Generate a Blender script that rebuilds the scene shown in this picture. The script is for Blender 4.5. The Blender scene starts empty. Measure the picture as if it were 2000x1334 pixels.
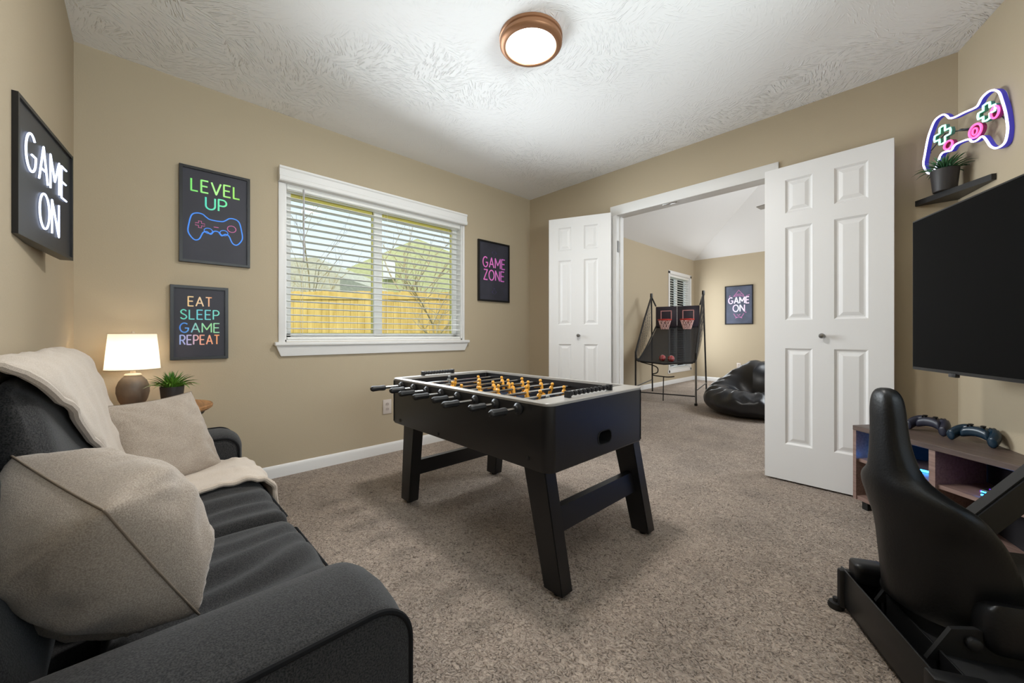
import bpy, bmesh, math, random
from mathutils import Vector, Matrix, noise
random.seed(7)
PI = math.pi
C = bpy.context.scene.collection
SC = bpy.context.scene

# ------------------------------------------------------------------ camera
CAM = Vector((2.957, -3.108, 0.951))
FPX = 757.0
fwd = Vector((-0.722, 0.692, 0)).normalized()
cam_d = bpy.data.cameras.new('camera')
cam = bpy.data.objects.new('camera', cam_d); C.objects.link(cam)
cam_d.sensor_width = 36.0; cam_d.lens = 36.0*FPX/2000.0
cam_d.shift_y = -13.0/2000.0
cam_d.clip_start = 0.02; cam_d.clip_end = 200
cam.location = CAM
cam.rotation_euler = fwd.to_track_quat('-Z', 'Y').to_euler()
SC.camera = cam

# ------------------------------------------------------------------ view, world, daylight
SC.view_settings.view_transform = 'Standard'
SC.view_settings.look = 'None'
SC.view_settings.gamma = 1.0
SC.view_settings.use_curve_mapping = False
SC.view_settings.exposure = 0.22
w = bpy.data.worlds.new('daylight'); SC.world = w; w.use_nodes = True
nt = w.node_tree; bg = nt.nodes['Background']
tc = nt.nodes.new('ShaderNodeTexCoord'); sx = nt.nodes.new('ShaderNodeSeparateXYZ')
cr = nt.nodes.new('ShaderNodeValToRGB')
nt.links.new(tc.outputs['Generated'], sx.inputs[0]); nt.links.new(sx.outputs['Z'], cr.inputs[0])
cr.color_ramp.elements[0].position = 0.0; cr.color_ramp.elements[0].color = (0.86, 0.93, 1.0, 1)
cr.color_ramp.elements[1].position = 0.7; cr.color_ramp.elements[1].color = (0.50, 0.70, 1.0, 1)
nt.links.new(cr.outputs[0], bg.inputs[0]); bg.inputs[1].default_value = 1.1
SC.cycles.max_bounces = 10; SC.cycles.diffuse_bounces = 6; SC.cycles.transparent_max_bounces = 24
SC.cycles.sample_clamp_indirect = 6.0

def area(name, loc, target, sx_, sy_, power, col):
    l = bpy.data.lights.new(name, 'AREA'); l.shape = 'RECTANGLE'; l.size = sx_; l.size_y = sy_
    l.energy = power; l.color = col
    o = bpy.data.objects.new(name, l); C.objects.link(o); o.location = loc
    o.rotation_euler = (Vector(target)-Vector(loc)).to_track_quat('-Z', 'Y').to_euler()
    return o
# daylight just inside both visible windows; uplight and far room light are added fills
dw_ = area('daylight_wide_window', (.075, -1.665, 1.46), (3.0, -1.35, 1.34), 1.42, .95, 27, (0.88, 0.95, 1.0))
dw_.data.spread = math.radians(122)
uplight_ = area('fill_uplight_ceiling', (4.30, -2.25, 1.50), (2.2, -1.85, 2.62), 1.4, 0.7, 31, (0.90, 0.96, 1.0))  # added fill that brightens the ceiling, no real source there
uplight_.data.spread = math.radians(110)
area('fill_far_room', (3.4, 2.6, 2.3), (0.9, 3.3, 0.2), 1.6, 1.4, 80, (0.92, 0.97, 1.0))  # added fill to brighten the far room, no known window
area('daylight_far_window', (-.235, 4.705, 1.25), (2.0, 4.75, 1.15), .9, 1.75, 22, (0.93, 0.97, 1.0))
sun_d = bpy.data.lights.new('sun', 'SUN'); sun_d.energy = 3.0; sun_d.angle = 0.02; sun_d.color = (1, 0.93, 0.8)
sun = bpy.data.objects.new('sun', sun_d); C.objects.link(sun)
sun.rotation_euler = Vector((-0.55, 0.35, -0.76)).to_track_quat('-Z', 'Y').to_euler()

# ------------------------------------------------------------------ materials
def lin(c):
    return tuple(((v/255.0)/12.92 if v/255.0 <= 0.04045 else ((v/255.0+0.055)/1.055)**2.4) for v in c)
MATS = {}
def mat(name, rgb, rough=0.6, metal=0.0, spec=0.5, emit=None, estr=0.0, var=0.0, vscale=20.0, bump=0.0, bscale=60.0,
        stretch=(1, 1, 1), coord='Object', detail=3.0, sheen=0.0, coat=0.0, rgb2=None):
    if name in MATS: return MATS[name]
    m = bpy.data.materials.new(name); m.use_nodes = True; MATS[name] = m
    n = m.node_tree.nodes; L = m.node_tree.links; b = n['Principled BSDF']
    c = lin(rgb)
    b.inputs['Base Color'].default_value = (*c, 1); b.inputs['Roughness'].default_value = rough
    b.inputs['Metallic'].default_value = metal; b.inputs['Specular IOR Level'].default_value = spec
    if sheen: b.inputs['Sheen Weight'].default_value = sheen
    if coat: b.inputs['Coat Weight'].default_value = coat
    if emit is not None:
        b.inputs['Emission Color'].default_value = (*lin(emit), 1); b.inputs['Emission Strength'].default_value = estr
    if var or bump:
        t = n.new('ShaderNodeTexCoord'); mp = n.new('ShaderNodeMapping'); mp.inputs['Scale'].default_value = stretch
        L.new(t.outputs[coord], mp.inputs[0])
    if var:
        nz = n.new('ShaderNodeTexNoise'); nz.inputs['Scale'].default_value = vscale; nz.inputs['Detail'].default_value = detail
        L.new(mp.outputs[0], nz.inputs['Vector'])
        r = n.new('ShaderNodeValToRGB')
        a = c if rgb2 is None else lin(rgb2)
        if rgb2 is None:
            lo = tuple(max(0, v*(1-var)) for v in c); hi = tuple(min(1, v*(1+var)) for v in c)
        else: lo, hi = a, c
        r.color_ramp.elements[0].position = 0.32; r.color_ramp.elements[0].color = (*lo, 1)
        r.color_ramp.elements[1].position = 0.68; r.color_ramp.elements[1].color = (*hi, 1)
        L.new(nz.outputs[0], r.inputs[0]); L.new(r.outputs[0], b.inputs['Base Color'])
    if bump:
        nb = n.new('ShaderNodeTexNoise'); nb.inputs['Scale'].default_value = bscale; nb.inputs['Detail'].default_value = 3
        L.new(mp.outputs[0], nb.inputs['Vector'])
        bp = n.new('ShaderNodeBump'); bp.inputs['Strength'].default_value = bump; bp.inputs['Distance'].default_value = 0.004
        L.new(nb.outputs[0], bp.inputs['Height']); L.new(bp.outputs[0], b.inputs['Normal'])
    return m

def mat_carpet():
    m = bpy.data.materials.new('carpet'); m.use_nodes = True; n = m.node_tree.nodes; L = m.node_tree.links; b = n['Principled BSDF']
    t = n.new('ShaderNodeTexCoord')
    a = n.new('ShaderNodeTexNoise'); a.inputs['Scale'].default_value = 64; a.inputs['Detail'].default_value = 2.5; a.inputs['Distortion'].default_value = 2.2
    L.new(t.outputs['Object'], a.inputs['Vector'])
    r = n.new('ShaderNodeValToRGB'); e = r.color_ramp.elements
    e[0].position = 0.30; e[0].color = (*lin((88, 76, 67)), 1); e[1].position = 0.60; e[1].color = (*lin((192, 177, 163)), 1)
    k = e.new(0.43); k.color = (*lin((156, 141, 128)), 1)
    L.new(a.outputs[0], r.inputs[0])
    p = n.new('ShaderNodeTexNoise'); p.inputs['Scale'].default_value = 2.6; p.inputs['Detail'].default_value = 3
    L.new(t.outputs['Object'], p.inputs['Vector'])
    r2 = n.new('ShaderNodeValToRGB'); r2.color_ramp.elements[0].position = 0.35; r2.color_ramp.elements[0].color = (0.80, 0.79, 0.78, 1)
    r2.color_ramp.elements[1].position = 0.65; r2.color_ramp.elements[1].color = (1.04, 1.02, 1.0, 1)
    L.new(p.outputs[0], r2.inputs[0])
    mx = n.new('ShaderNodeMix'); mx.data_type = 'RGBA'; mx.blend_type = 'MULTIPLY'; mx.inputs[0].default_value = 1
    L.new(r.outputs[0], mx.inputs[6]); L.new(r2.outputs[0], mx.inputs[7]); L.new(mx.outputs[2], b.inputs['Base Color'])
    b.inputs['Roughness'].default_value = 0.95; b.inputs['Specular IOR Level'].default_value = 0.1; b.inputs['Sheen Weight'].default_value = 0.15
    bp = n.new('ShaderNodeBump'); bp.inputs['Strength'].default_value = 1.0; bp.inputs['Distance'].default_value = 0.016
    L.new(a.outputs[0], bp.inputs['Height']); L.new(bp.outputs[0], b.inputs['Normal'])
    return m

def mat_ceiling():
    m = bpy.data.materials.new('stomped_ceiling_paint'); m.use_nodes = True; n = m.node_tree.nodes; L = m.node_tree.links; b = n['Principled BSDF']
    b.inputs['Base Color'].default_value = (*lin((242, 242, 242)), 1); b.inputs['Roughness'].default_value = 0.62
    b.inputs['Specular IOR Level'].default_value = 0.35
    t = n.new('ShaderNodeTexCoord')
    # brush stomp: short strokes running in a different direction inside every cell
    v = n.new('ShaderNodeTexVoronoi'); v.inputs['Scale'].default_value = 7.0; L.new(t.outputs['Object'], v.inputs['Vector'])
    sep = n.new('ShaderNodeSeparateXYZ'); L.new(v.outputs['Color'], sep.inputs[0])
    ang = n.new('ShaderNodeMath'); ang.operation = 'MULTIPLY'; ang.inputs[1].default_value = 12.0; L.new(sep.outputs[0], ang.inputs[0])
    rot = n.new('ShaderNodeVectorRotate'); rot.rotation_type = 'Z_AXIS'; L.new(t.outputs['Object'], rot.inputs['Vector']); L.new(ang.outputs[0], rot.inputs['Angle'])
    mp = n.new('ShaderNodeMapping'); mp.inputs['Scale'].default_value = (26, 130, 1); L.new(rot.outputs[0], mp.inputs[0])
    nz = n.new('ShaderNodeTexNoise'); nz.inputs['Scale'].default_value = 1.0; nz.inputs['Detail'].default_value = 1.5; L.new(mp.outputs[0], nz.inputs['Vector'])
    r = n.new('ShaderNodeValToRGB'); r.color_ramp.elements[0].position = 0.52; r.color_ramp.elements[1].position = 0.72
    L.new(nz.outputs[0], r.inputs[0])
    bp = n.new('ShaderNodeBump'); bp.inputs['Strength'].default_value = 0.9; bp.inputs['Distance'].default_value = 0.006
    pm = n.new('ShaderNodeTexNoise'); pm.inputs['Scale'].default_value = 1.1; pm.inputs['Detail'].default_value = 2; L.new(t.outputs['Object'], pm.inputs['Vector'])
    pr_ = n.new('ShaderNodeValToRGB'); pr_.color_ramp.elements[0].position = 0.42; pr_.color_ramp.elements[0].color = (.14, .14, .14, 1); pr_.color_ramp.elements[1].position = 0.62
    L.new(pm.outputs[0], pr_.inputs[0])
    mm = n.new('ShaderNodeMath'); mm.operation = 'MULTIPLY'; L.new(r.outputs[0], mm.inputs[0]); L.new(pr_.outputs[0], mm.inputs[1])
    L.new(mm.outputs[0], bp.inputs['Height']); L.new(bp.outputs[0], b.inputs['Normal'])
    return m

def mat_wood(name, c1, c2, stretch=(2, 30, 30), rough=0.45):
    m = bpy.data.materials.new(name); m.use_nodes = True; n = m.node_tree.nodes; L = m.node_tree.links; b = n['Principled BSDF']
    t = n.new('ShaderNodeTexCoord'); mp = n.new('ShaderNodeMapping'); mp.inputs['Scale'].default_value = stretch
    L.new(t.outputs['Object'], mp.inputs[0])
    nz = n.new('ShaderNodeTexNoise'); nz.inputs['Scale'].default_value = 1.5; nz.inputs['Detail'].default_value = 6; nz.inputs['Distortion'].default_value = 0.6
    L.new(mp.outputs[0], nz.inputs['Vector'])
    r = n.new('ShaderNodeValToRGB'); r.color_ramp.elements[0].position = 0.3; r.color_ramp.elements[0].color = (*lin(c1), 1)
    r.color_ramp.elements[1].position = 0.7; r.color_ramp.elements[1].color = (*lin(c2), 1)
    L.new(nz.outputs[0], r.inputs[0]); L.new(r.outputs[0], b.inputs['Base Color']); b.inputs['Roughness'].default_value = rough
    MATS[name] = m
    return m

def mat_glass():
    m = bpy.data.materials.new('window_glass'); m.use_nodes = True; n = m.node_tree.nodes; L = m.node_tree.links
    for x in list(n): n.remove(x)
    o = n.new('ShaderNodeOutputMaterial'); tr = n.new('ShaderNodeBsdfTransparent'); gl = n.new('ShaderNodeBsdfGlossy')
    gl.inputs['Roughness'].default_value = 0.02; tr.inputs[0].default_value = (0.96, 0.98, 0.97, 1)
    fr = n.new('ShaderNodeFresnel'); fr.inputs[0].default_value = 1.12
    mx = n.new('ShaderNodeMixShader'); L.new(fr.outputs[0], mx.inputs[0]); L.new(tr.outputs[0], mx.inputs[1]); L.new(gl.outputs[0], mx.inputs[2])
    L.new(mx.outputs[0], o.inputs[0]); return m

def mat_fabric(name, c, c2, scale=260.0, bump=0.5, rough=0.9, sheen=0.25, big=0.0):
    m = bpy.data.materials.new(name); m.use_nodes = True; n = m.node_tree.nodes; L = m.node_tree.links; b = n['Principled BSDF']
    t = n.new('ShaderNodeTexCoord')
    nz = n.new('ShaderNodeTexNoise'); nz.inputs['Scale'].default_value = scale; nz.inputs['Detail'].default_value = 3
    L.new(t.outputs['Object'], nz.inputs['Vector'])
    r = n.new('ShaderNodeValToRGB'); r.color_ramp.elements[0].position = 0.34; r.color_ramp.elements[0].color = (*lin(c), 1)
    r.color_ramp.elements[1].position = 0.66; r.color_ramp.elements[1].color = (*lin(c2), 1)
    L.new(nz.outputs[0], r.inputs[0]); L.new(r.outputs[0], b.inputs['Base Color'])
    b.inputs['Roughness'].default_value = rough; b.inputs['Specular IOR Level'].default_value = 0.2; b.inputs['Sheen Weight'].default_value = sheen
    bp = n.new('ShaderNodeBump'); bp.inputs['Strength'].default_value = bump; bp.inputs['Distance'].default_value = 0.0015
    L.new(nz.outputs[0], bp.inputs['Height']); L.new(bp.outputs[0], b.inputs['Normal'])
    MATS[name] = m
    return m

def mat_ramp(name, stops, emit=0.0, axis=0):
    """a print whose ink changes along its length"""
    m = bpy.data.materials.new(name); m.use_nodes = True; n = m.node_tree.nodes; L = m.node_tree.links; b = n['Principled BSDF']
    t = n.new('ShaderNodeTexCoord'); s = n.new('ShaderNodeSeparateXYZ'); L.new(t.outputs['Generated'], s.inputs[0])
    r = n.new('ShaderNodeValToRGB'); e = r.color_ramp.elements
    e[0].position = stops[0][0]; e[0].color = (*lin(stops[0][1]), 1); e[1].position = stops[-1][0]; e[1].color = (*lin(stops[-1][1]), 1)
    for p, c in stops[1:-1]:
        k = e.new(p); k.color = (*lin(c), 1)
    L.new(s.outputs[axis], r.inputs[0]); L.new(r.outputs[0], b.inputs['Base Color']); b.inputs['Roughness'].default_value = 0.5
    if emit:
        L.new(r.outputs[0], b.inputs['Emission Color']); b.inputs['Emission Strength'].default_value = emit  # poster ink given a faint glow of its own
    return m

M = MATS
WALL = mat('tan_wall_paint', (181, 167, 143), rough=0.75, spec=0.25, bump=0.12, bscale=140)
CARPET = mat_carpet(); CEIL = mat_ceiling()
WHITE = mat('white_trim_paint', (226, 225, 223), rough=0.4)
DOORW = mat('white_door_paint', (226, 225, 224), rough=0.38)
VINYL = mat('white_vinyl', (238, 238, 236), rough=0.35)
SLAT = mat('white_blind_slat', (232, 232, 228), rough=0.45)
YELLOW = mat('yellow_lit_window_trim', (216, 204, 104), rough=0.5)  # yellow light on the trim put into its colour
GLASS = mat_glass()
STEEL = mat('brushed_steel', (150, 150, 150), rough=0.3, metal=1.0)
CHROME = mat('chrome', (205, 205, 205), rough=0.16, metal=1.0)
DGREY = mat_fabric('charcoal_upholstery', (27, 27, 28), (61, 60, 60), 430, 0.5, sheen=0.12)
PIPING = mat('dark_piping', (24, 24, 26), rough=0.9, spec=0.2)
LINEN = mat_fabric('linen_pillow_cloth', (150, 137, 124), (184, 171, 157), 480, 0.45)
KNIT = mat_fabric('cream_throw_cloth', (186, 172, 157), (208, 195, 181), 600, 0.4, sheen=0.3)
BLACKW = mat('black_table_laminate', (19, 18, 19), rough=0.36, bump=0.05, bscale=200)
BLACKP = mat('black_plastic', (20, 20, 22), rough=0.4)
BLACKM = mat('matte_black_metal', (18, 18, 19), rough=0.5)
RUBBER = mat('black_rubber_grip', (16, 16, 17), rough=0.55)
FRAMEB = mat('black_picture_frame', (17, 16, 17), rough=0.4)
PRINT = mat('dark_poster_paper', (44, 43, 54), rough=0.55, var=0.12, vscale=6)
PRINT2 = mat('dark_grey_poster_paper', (52, 53, 64), rough=0.55, var=0.25, vscale=5)
VINYLB = mat('black_vinyl_leather', (13, 13, 14), rough=0.38, spec=0.4, bump=0.12, bscale=160)
LEATHER = mat('black_bean_bag_leather', (24, 26, 31), rough=0.33, spec=0.6)
WOODT = mat_wood('round_table_wood', (140, 96, 58), (190, 140, 92), (3, 40, 40))
WALNUT = mat_wood('grey_brown_console_wood', (70, 57, 52), (104, 88, 81), (3, 60, 60), 0.42)
PINKW = mat_wood('pale_console_edge', (120, 96, 88), (150, 124, 114), (3, 60, 60), 0.5)
BRONZE = mat('brushed_copper_bronze', (150, 108, 78), rough=0.4, metal=0.6)
SOIL = mat('dark_potting_soil', (38, 30, 24), rough=0.95, var=0.4, vscale=80)
POTG = mat('charcoal_plant_pot', (48, 45, 45), rough=0.5)
LEAF = mat('green_spiky_leaf', (120, 170, 60), rough=0.42, var=1, vscale=9, rgb2=(52, 100, 34))
LEAF2 = mat('deep_green_spiky_leaf', (96, 150, 100), rough=0.42, var=1, vscale=12, rgb2=(40, 84, 56))
CERAM = mat('grey_brown_ceramic', (112, 98, 84), rough=0.5, var=0.18, vscale=14, bump=0.1, bscale=60)
CERAMT = mat('cream_ceramic_collar', (206, 190, 166), rough=0.5)

# ------------------------------------------------------------------ mesh helpers
def BM(): return bmesh.new()
def empty(name, loc=(0, 0, 0), rz=0.0, label=None, cat=None, group=None, kind=None):
    o = bpy.data.objects.new(name, None); C.objects.link(o); o.empty_display_size = 0.05
    o.location = loc; o.rotation_euler = (0, 0, rz)
    tag(o, label, cat, group, kind); return o
def tag(o, label=None, cat=None, group=None, kind=None):
    if label: o['label'] = label
    if cat: o['category'] = cat
    if group: o['group'] = group
    if kind: o['kind'] = kind
    return o
def wmat(o):
    m = Matrix.LocRotScale(o.location, o.rotation_euler, o.scale)
    return wmat(o.parent) @ m if o.parent else m
def obj(name, bm, material, parent=None, world=False, smooth=35, label=None):
    """link bm as one mesh object; world=True: bm is in world coordinates"""
    if world and parent is not None: bm.transform(wmat(parent).inverted())
    bmesh.ops.recalc_face_normals(bm, faces=bm.faces[:])
    me = bpy.data.meshes.new(name); bm.to_mesh(me); bm.free()
    for m in (material if isinstance(material, (list, tuple)) else [material]): me.materials.append(m)
    if smooth:
        me.shade_smooth(); me.set_sharp_from_angle(angle=math.radians(smooth))
    o = bpy.data.objects.new(name, me); C.objects.link(o)
    if parent is not None: o.parent = parent
    if label: o['label'] = label
    return o
def struct(name, bm, m, label, cat, **k):
    return tag(obj(name, bm, m, **k), label, cat, None, 'structure')
def dup(o, parent=None, loc=None, rz=None):
    c = o.copy(); C.objects.link(c)
    if parent is not None: c.parent = parent
    if loc is not None: c.location = loc
    if rz is not None: c.rotation_euler = (0, 0, rz)
    for ch in list(o.children): dup(ch, c)
    return c
def box(bm, x0, x1, y0, y1, z0, z1, bev=0.0, mtx=None, seg=2):
    r = bmesh.ops.create_cube(bm, size=1.0); vs = r['verts']
    for v in vs: v.co = Vector(((x0+x1)/2+v.co.x*(x1-x0), (y0+y1)/2+v.co.y*(y1-y0), (z0+z1)/2+v.co.z*(z1-z0)))
    if bev > 0:
        es = list({e for v in vs for e in v.link_edges})
        g = bmesh.ops.bevel(bm, geom=es, offset=bev, segments=seg, profile=0.5, affect='EDGES')
        vs = list(set(g['verts']) | {v for v in vs if v.is_valid})
        vs = [v for v in vs if v.is_valid]
        # all verts of this island
        seen = set(vs); stack = list(vs)
        while stack:
            q = stack.pop()
            for e in q.link_edges:
                p = e.other_vert(q)
                if p not in seen: seen.add(p); stack.append(p)
        vs = list(seen)
    if mtx is not None:
        for v in vs: v.co = mtx @ v.co
    return vs
def loft(bm, rings, cap=True, closed_ring=True, close_path=False):
    R = [[bm.verts.new(p) for p in r] for r in rings]
    n = len(R[0]); rng = range(n) if closed_ring else range(n-1)
    K = len(R)
    for i in range(K if close_path else K-1):
        a, b = R[i], R[(i+1) % K]
        for j in rng:
            bm.faces.new((a[j], a[(j+1) % n], b[(j+1) % n], b[j]))
    if cap and not close_path and closed_ring:
        bm.faces.new(R[0][::-1]); bm.faces.new(R[-1])
    return R
def lathe(bm, prof, seg=32, center=(0, 0, 0), cap=True):
    c = Vector(center)
    rings = [[c+Vector((max(r, 1e-4)*math.cos(2*PI*k/seg), max(r, 1e-4)*math.sin(2*PI*k/seg), z)) for k in range(seg)] for r, z in prof]
    loft(bm, rings, cap)
def tube(bm, pts, r, seg=8, closed=False, flat=None):
    """r: radius or list; flat=(axis vector, factor) squashes along an axis"""
    P = [Vector(p) for p in pts]; n = len(P)
    rs = r if isinstance(r, (list, tuple)) else [r]*n
    rings = []; up = None
    for i in range(n):
        if closed: t = P[(i+1) % n]-P[i-1]
        else: t = P[min(i+1, n-1)]-P[max(i-1, 0)]
        if t.length < 1e-9: t = Vector((0, 0, 1))
        t.normalize()
        if up is None:
            up = Vector((0, 0, 1)) if abs(t.z) < 0.9 else Vector((1, 0, 0))
        up = up - t*up.dot(t)
        if up.length < 1e-6: up = Vector((1, 0, 0))-t*t.x
        up.normalize(); s = t.cross(up)
        ring = []
        for k in range(seg):
            a = 2*PI*k/seg
            d = (up*math.cos(a)+s*math.sin(a))*rs[i]
            if flat: d = d - flat[0]*(d.dot(flat[0]))*(1-flat[1])
            ring.append(P[i]+d)
        rings.append(ring)
    loft(bm, rings, cap=not closed, close_path=closed)
def spline(pts, n=8, closed=False):
    P = [Vector(p) for p in pts]; K = len(P); out = []
    for i in range(K if closed else K-1):
        g = lambda j: P[j % K] if closed else P[max(0, min(K-1, j))]
        a, b, c, d = g(i-1), g(i), g(i+1), g(i+2)
        for k in range(n):
            t = k/n
            out.append(0.5*((2*b)+(c-a)*t+(2*a-5*b+4*c-d)*t*t+(3*b-a-3*c+d)*t**3))
    if not closed: out.append(P[-1])
    return out
def prism(bm, poly, z0, z1):
    loft(bm, [[Vector((p[0], p[1], z0)) for p in poly], [Vector((p[0], p[1], z1)) for p in poly]])
def rbox(bm, c, half, r, n=(10, 10, 6), fn=None):
    """rounded box with a dense surface; fn(p, u) can push points (u in -1..1)"""
    c = Vector(c); h = Vector(half); cache = {}
    def vert(i, j, k):
        key = (i, j, k)
        if key in cache: return cache[key]
        u = Vector((2*i/n[0]-1, 2*j/n[1]-1, 2*k/n[2]-1))
        p = Vector((u.x*h.x, u.y*h.y, u.z*h.z))
        q = Vector([max(-h[a]+r, min(h[a]-r, p[a])) for a in range(3)])
        d = p-q
        if d.length > 1e-9: p = q+d.normalized()*r
        p = p+c
        if fn: p = fn(p, u)
        cache[key] = bm.verts.new(p); return cache[key]
    def quad(f, A, B):
        for a in range(A):
            for b in range(B):
                bm.faces.new((f(a, b), f(a+1, b), f(a+1, b+1), f(a, b+1)))
    for s in (0, n[2]): quad(lambda a, b: vert(a, b, s), n[0], n[1])
    for s in (0, n[1]): quad(lambda a, b: vert(a, s, b), n[0], n[2])
    for s in (0, n[0]): quad(lambda a, b: vert(s, a, b), n[1], n[2])
def nz(p, s, seed=0.0): return noise.noise(Vector(p)*s+Vector((seed, seed*1.7, -seed)))

# ------------------------------------------------------------------ a one-line lettering alphabet (strokes in a box of height 1)
def arc(cx, cy, rx, ry, a0, a1, n=14):
    return [(cx+rx*math.cos(math.radians(a0+(a1-a0)*k/n)), cy+ry*math.sin(math.radians(a0+(a1-a0)*k/n))) for k in range(n+1)]
GLY = {
 'A': (0.72, [[(0, 0), (.36, 1), (.72, 0)], [(.13, .34), (.59, .34)]]),
 'E': (0.52, [[(.52, 1), (0, 1), (0, 0), (.52, 0)], [(0, .52), (.46, .52)]]),
 'G': (0.74, [arc(.38, .5, .38, .5, 48, 325, 22)+[(.73, .46), (.42, .46)]]),
 'M': (0.82, [[(0, 0), (0, 1), (.41, .3), (.82, 1), (.82, 0)]]),
 'O': (0.80, [arc(.4, .5, .4, .5, 90, 450, 28)]),
 'N': (0.64, [[(0, 0), (0, 1), (.64, 0), (.64, 1)]]),
 'L': (0.48, [[(0, 1), (0, 0), (.48, 0)]]),
 'V': (0.70, [[(0, 1), (.35, 0), (.70, 1)]]),
 'U': (0.62, [[(0, 1), (0, .31)]+arc(.31, .31, .31, .31, 180, 360, 12)+[(.62, 1)]]),
 'P': (0.54, [[(0, 0), (0, 1), (.28, 1)]+arc(.28, .73, .26, .27, 90, -90, 12)+[(0, .46)]]),
 'R': (0.56, [[(0, 0), (0, 1), (.28, 1)]+arc(.28, .73, .26, .27, 90, -90, 12)+[(0, .46)], [(.26, .46), (.56, 0)]]),
 'T': (0.62, [[(0, 1), (.62, 1)], [(.31, 1), (.31, 0)]]),
 'S': (0.54, [[tuple(p[:2]) for p in spline([(.51, .84, 0), (.36, .98, 0), (.16, .97, 0), (.03, .80, 0), (.10, .62, 0), (.28, .51, 0), (.47, .38, 0), (.53, .20, 0), (.38, .03, 0), (.17, .02, 0), (.0, .16, 0)], 4)]]),
 'Z': (0.56, [[(0, 1), (.56, 1), (0, 0), (.56, 0)]]),
}
def word(bm, text, cx, z0, h, r, sx=1.0, gap=0.24, y=0.0, flat=0.35, width=None):
    """strokes of a word centred on cx, baseline z0, in the local XZ plane, front at -y"""
    tot = sum(GLY[c][0] for c in text)+gap*(len(text)-1)
    if width: sx = width/(tot*h)
    x = cx-tot*h*sx/2
    for c in text:
        wd, st = GLY[c]
        for pl in st:
            pts = [(x+p[0]*h*sx, y, z0+p[1]*h) for p in pl]
            closed = (abs(pl[0][0]-pl[-1][0])+abs(pl[0][1]-pl[-1][1])) < 1e-6
            # corners: double the points so that the stroke keeps its width
            d = []
            for i, p in enumerate(pts):
                if 0 < i < len(pts)-1:
                    a = Vector(pts[i-1])-Vector(p); b = Vector(pts[i+1])-Vector(p)
                    if a.length > 1e-6 and b.length > 1e-6 and a.angle(b) < 2.4:
                        d += [Vector(p)+a.normalized()*min(r*.6, a.length*.4), Vector(p), Vector(p)+b.normalized()*min(r*.6, b.length*.4)]; continue
                d.append(Vector(p))
            if closed: d = d[:-1]
            tube(bm, d, r, 8, closed=closed, flat=(Vector((0, 1, 0)), flat))
        x += (wd+gap)*h*sx
PAD = [(0.048, .0), (.0, .07), (.006, .16), (.03, .255), (.075, .285), (.125, .282), (.16, .255), (.20, .235), (.30, .235), (.34, .255), (.375, .282),
       (.425, .285), (.47, .255), (.494, .16), (.5, .07), (.452, .0), (.405, .01), (.37, .085), (.335, .10), (.30, .078), (.27, .115), (.23, .115), (.20, .078), (.165, .10), (.13, .085), (.095, .01)]

# ------------------------------------------------------------------ room shell
H = 2.44; S = 0.36; XR = 3.109; YL = -3.353; XB = -0.325; YB = 5.40
def wallR(y): return XR - S*y
bm = BM(); box(bm, -0.6, 5.2, YL-0.12, YB+0.12, -0.12, 0.0)
struct('floor', bm, CARPET, 'tan and brown mottled carpet across both rooms', 'floor', smooth=0)
bm = BM(); prism(bm, [(-.11, YL-.12), (wallR(YL)+.25, YL-.12), (wallR(YL)+.25, 0.0), (-.11, 0.0)], H, H+.10)
struct('ceiling', bm, CEIL, 'white brush-textured ceiling of the game room', 'ceiling', smooth=0)
# wall with the window (plane x = 0)
WY0, WY1, WZ0, WZ1 = -2.405, -0.925, 0.905, 1.99
bm = BM()
for a in ((YL-.12, WY0, 0, H), (WY1, 0.11, 0, H), (WY0, WY1, 0, WZ0), (WY0, WY1, WZ1, H)): box(bm, -.11, 0, a[0], a[1], a[2], a[3])
struct('wall_back', bm, WALL, 'tan wall with the wide blinds window', 'wall', smooth=0)
bm = BM(); box(bm, 0, wallR(YL)+.15, YL-.12, YL, 0, H)
struct('wall_left', bm, WALL, 'tan wall behind the sofa', 'wall', smooth=0)
DX0, DX1, DZ = 1.085, 2.255, 2.03
bm = BM()
for a in ((0, DX0-.019, 0, 3.7), (DX1+.019, 3.75, 0, 3.7), (DX0-.019, DX1+.019, DZ+.019, 3.7)): box(bm, a[0], a[1], 0, .11, a[2], a[3])
struct('wall_right', bm, WALL, 'tan wall with the open double doorway', 'wall', smooth=0)
bm = BM(); prism(bm, [(XR, 0.0), (XR+.13, 0.0), (wallR(YL)+.12, YL), (wallR(YL), YL)], 0, H)
# opening added behind the camera for the uplight, wall pieces around it
bm.free(); bm = BM()
yo0, yo1 = -2.95, -1.55
def rseg(y0, y1, z0, z1): prism(bm, [(wallR(y1), y1), (wallR(y1)+.12, y1), (wallR(y0)+.12, y0), (wallR(y0), y0)], z0, z1)
rseg(yo1, 0, 0, H); rseg(YL, yo0, 0, H); rseg(yo0, yo1, 0, .55); rseg(yo0, yo1, 2.2, H)
struct('wall_front', bm, WALL, 'light tan wall at the right edge behind the television', 'wall', smooth=0)
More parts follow.
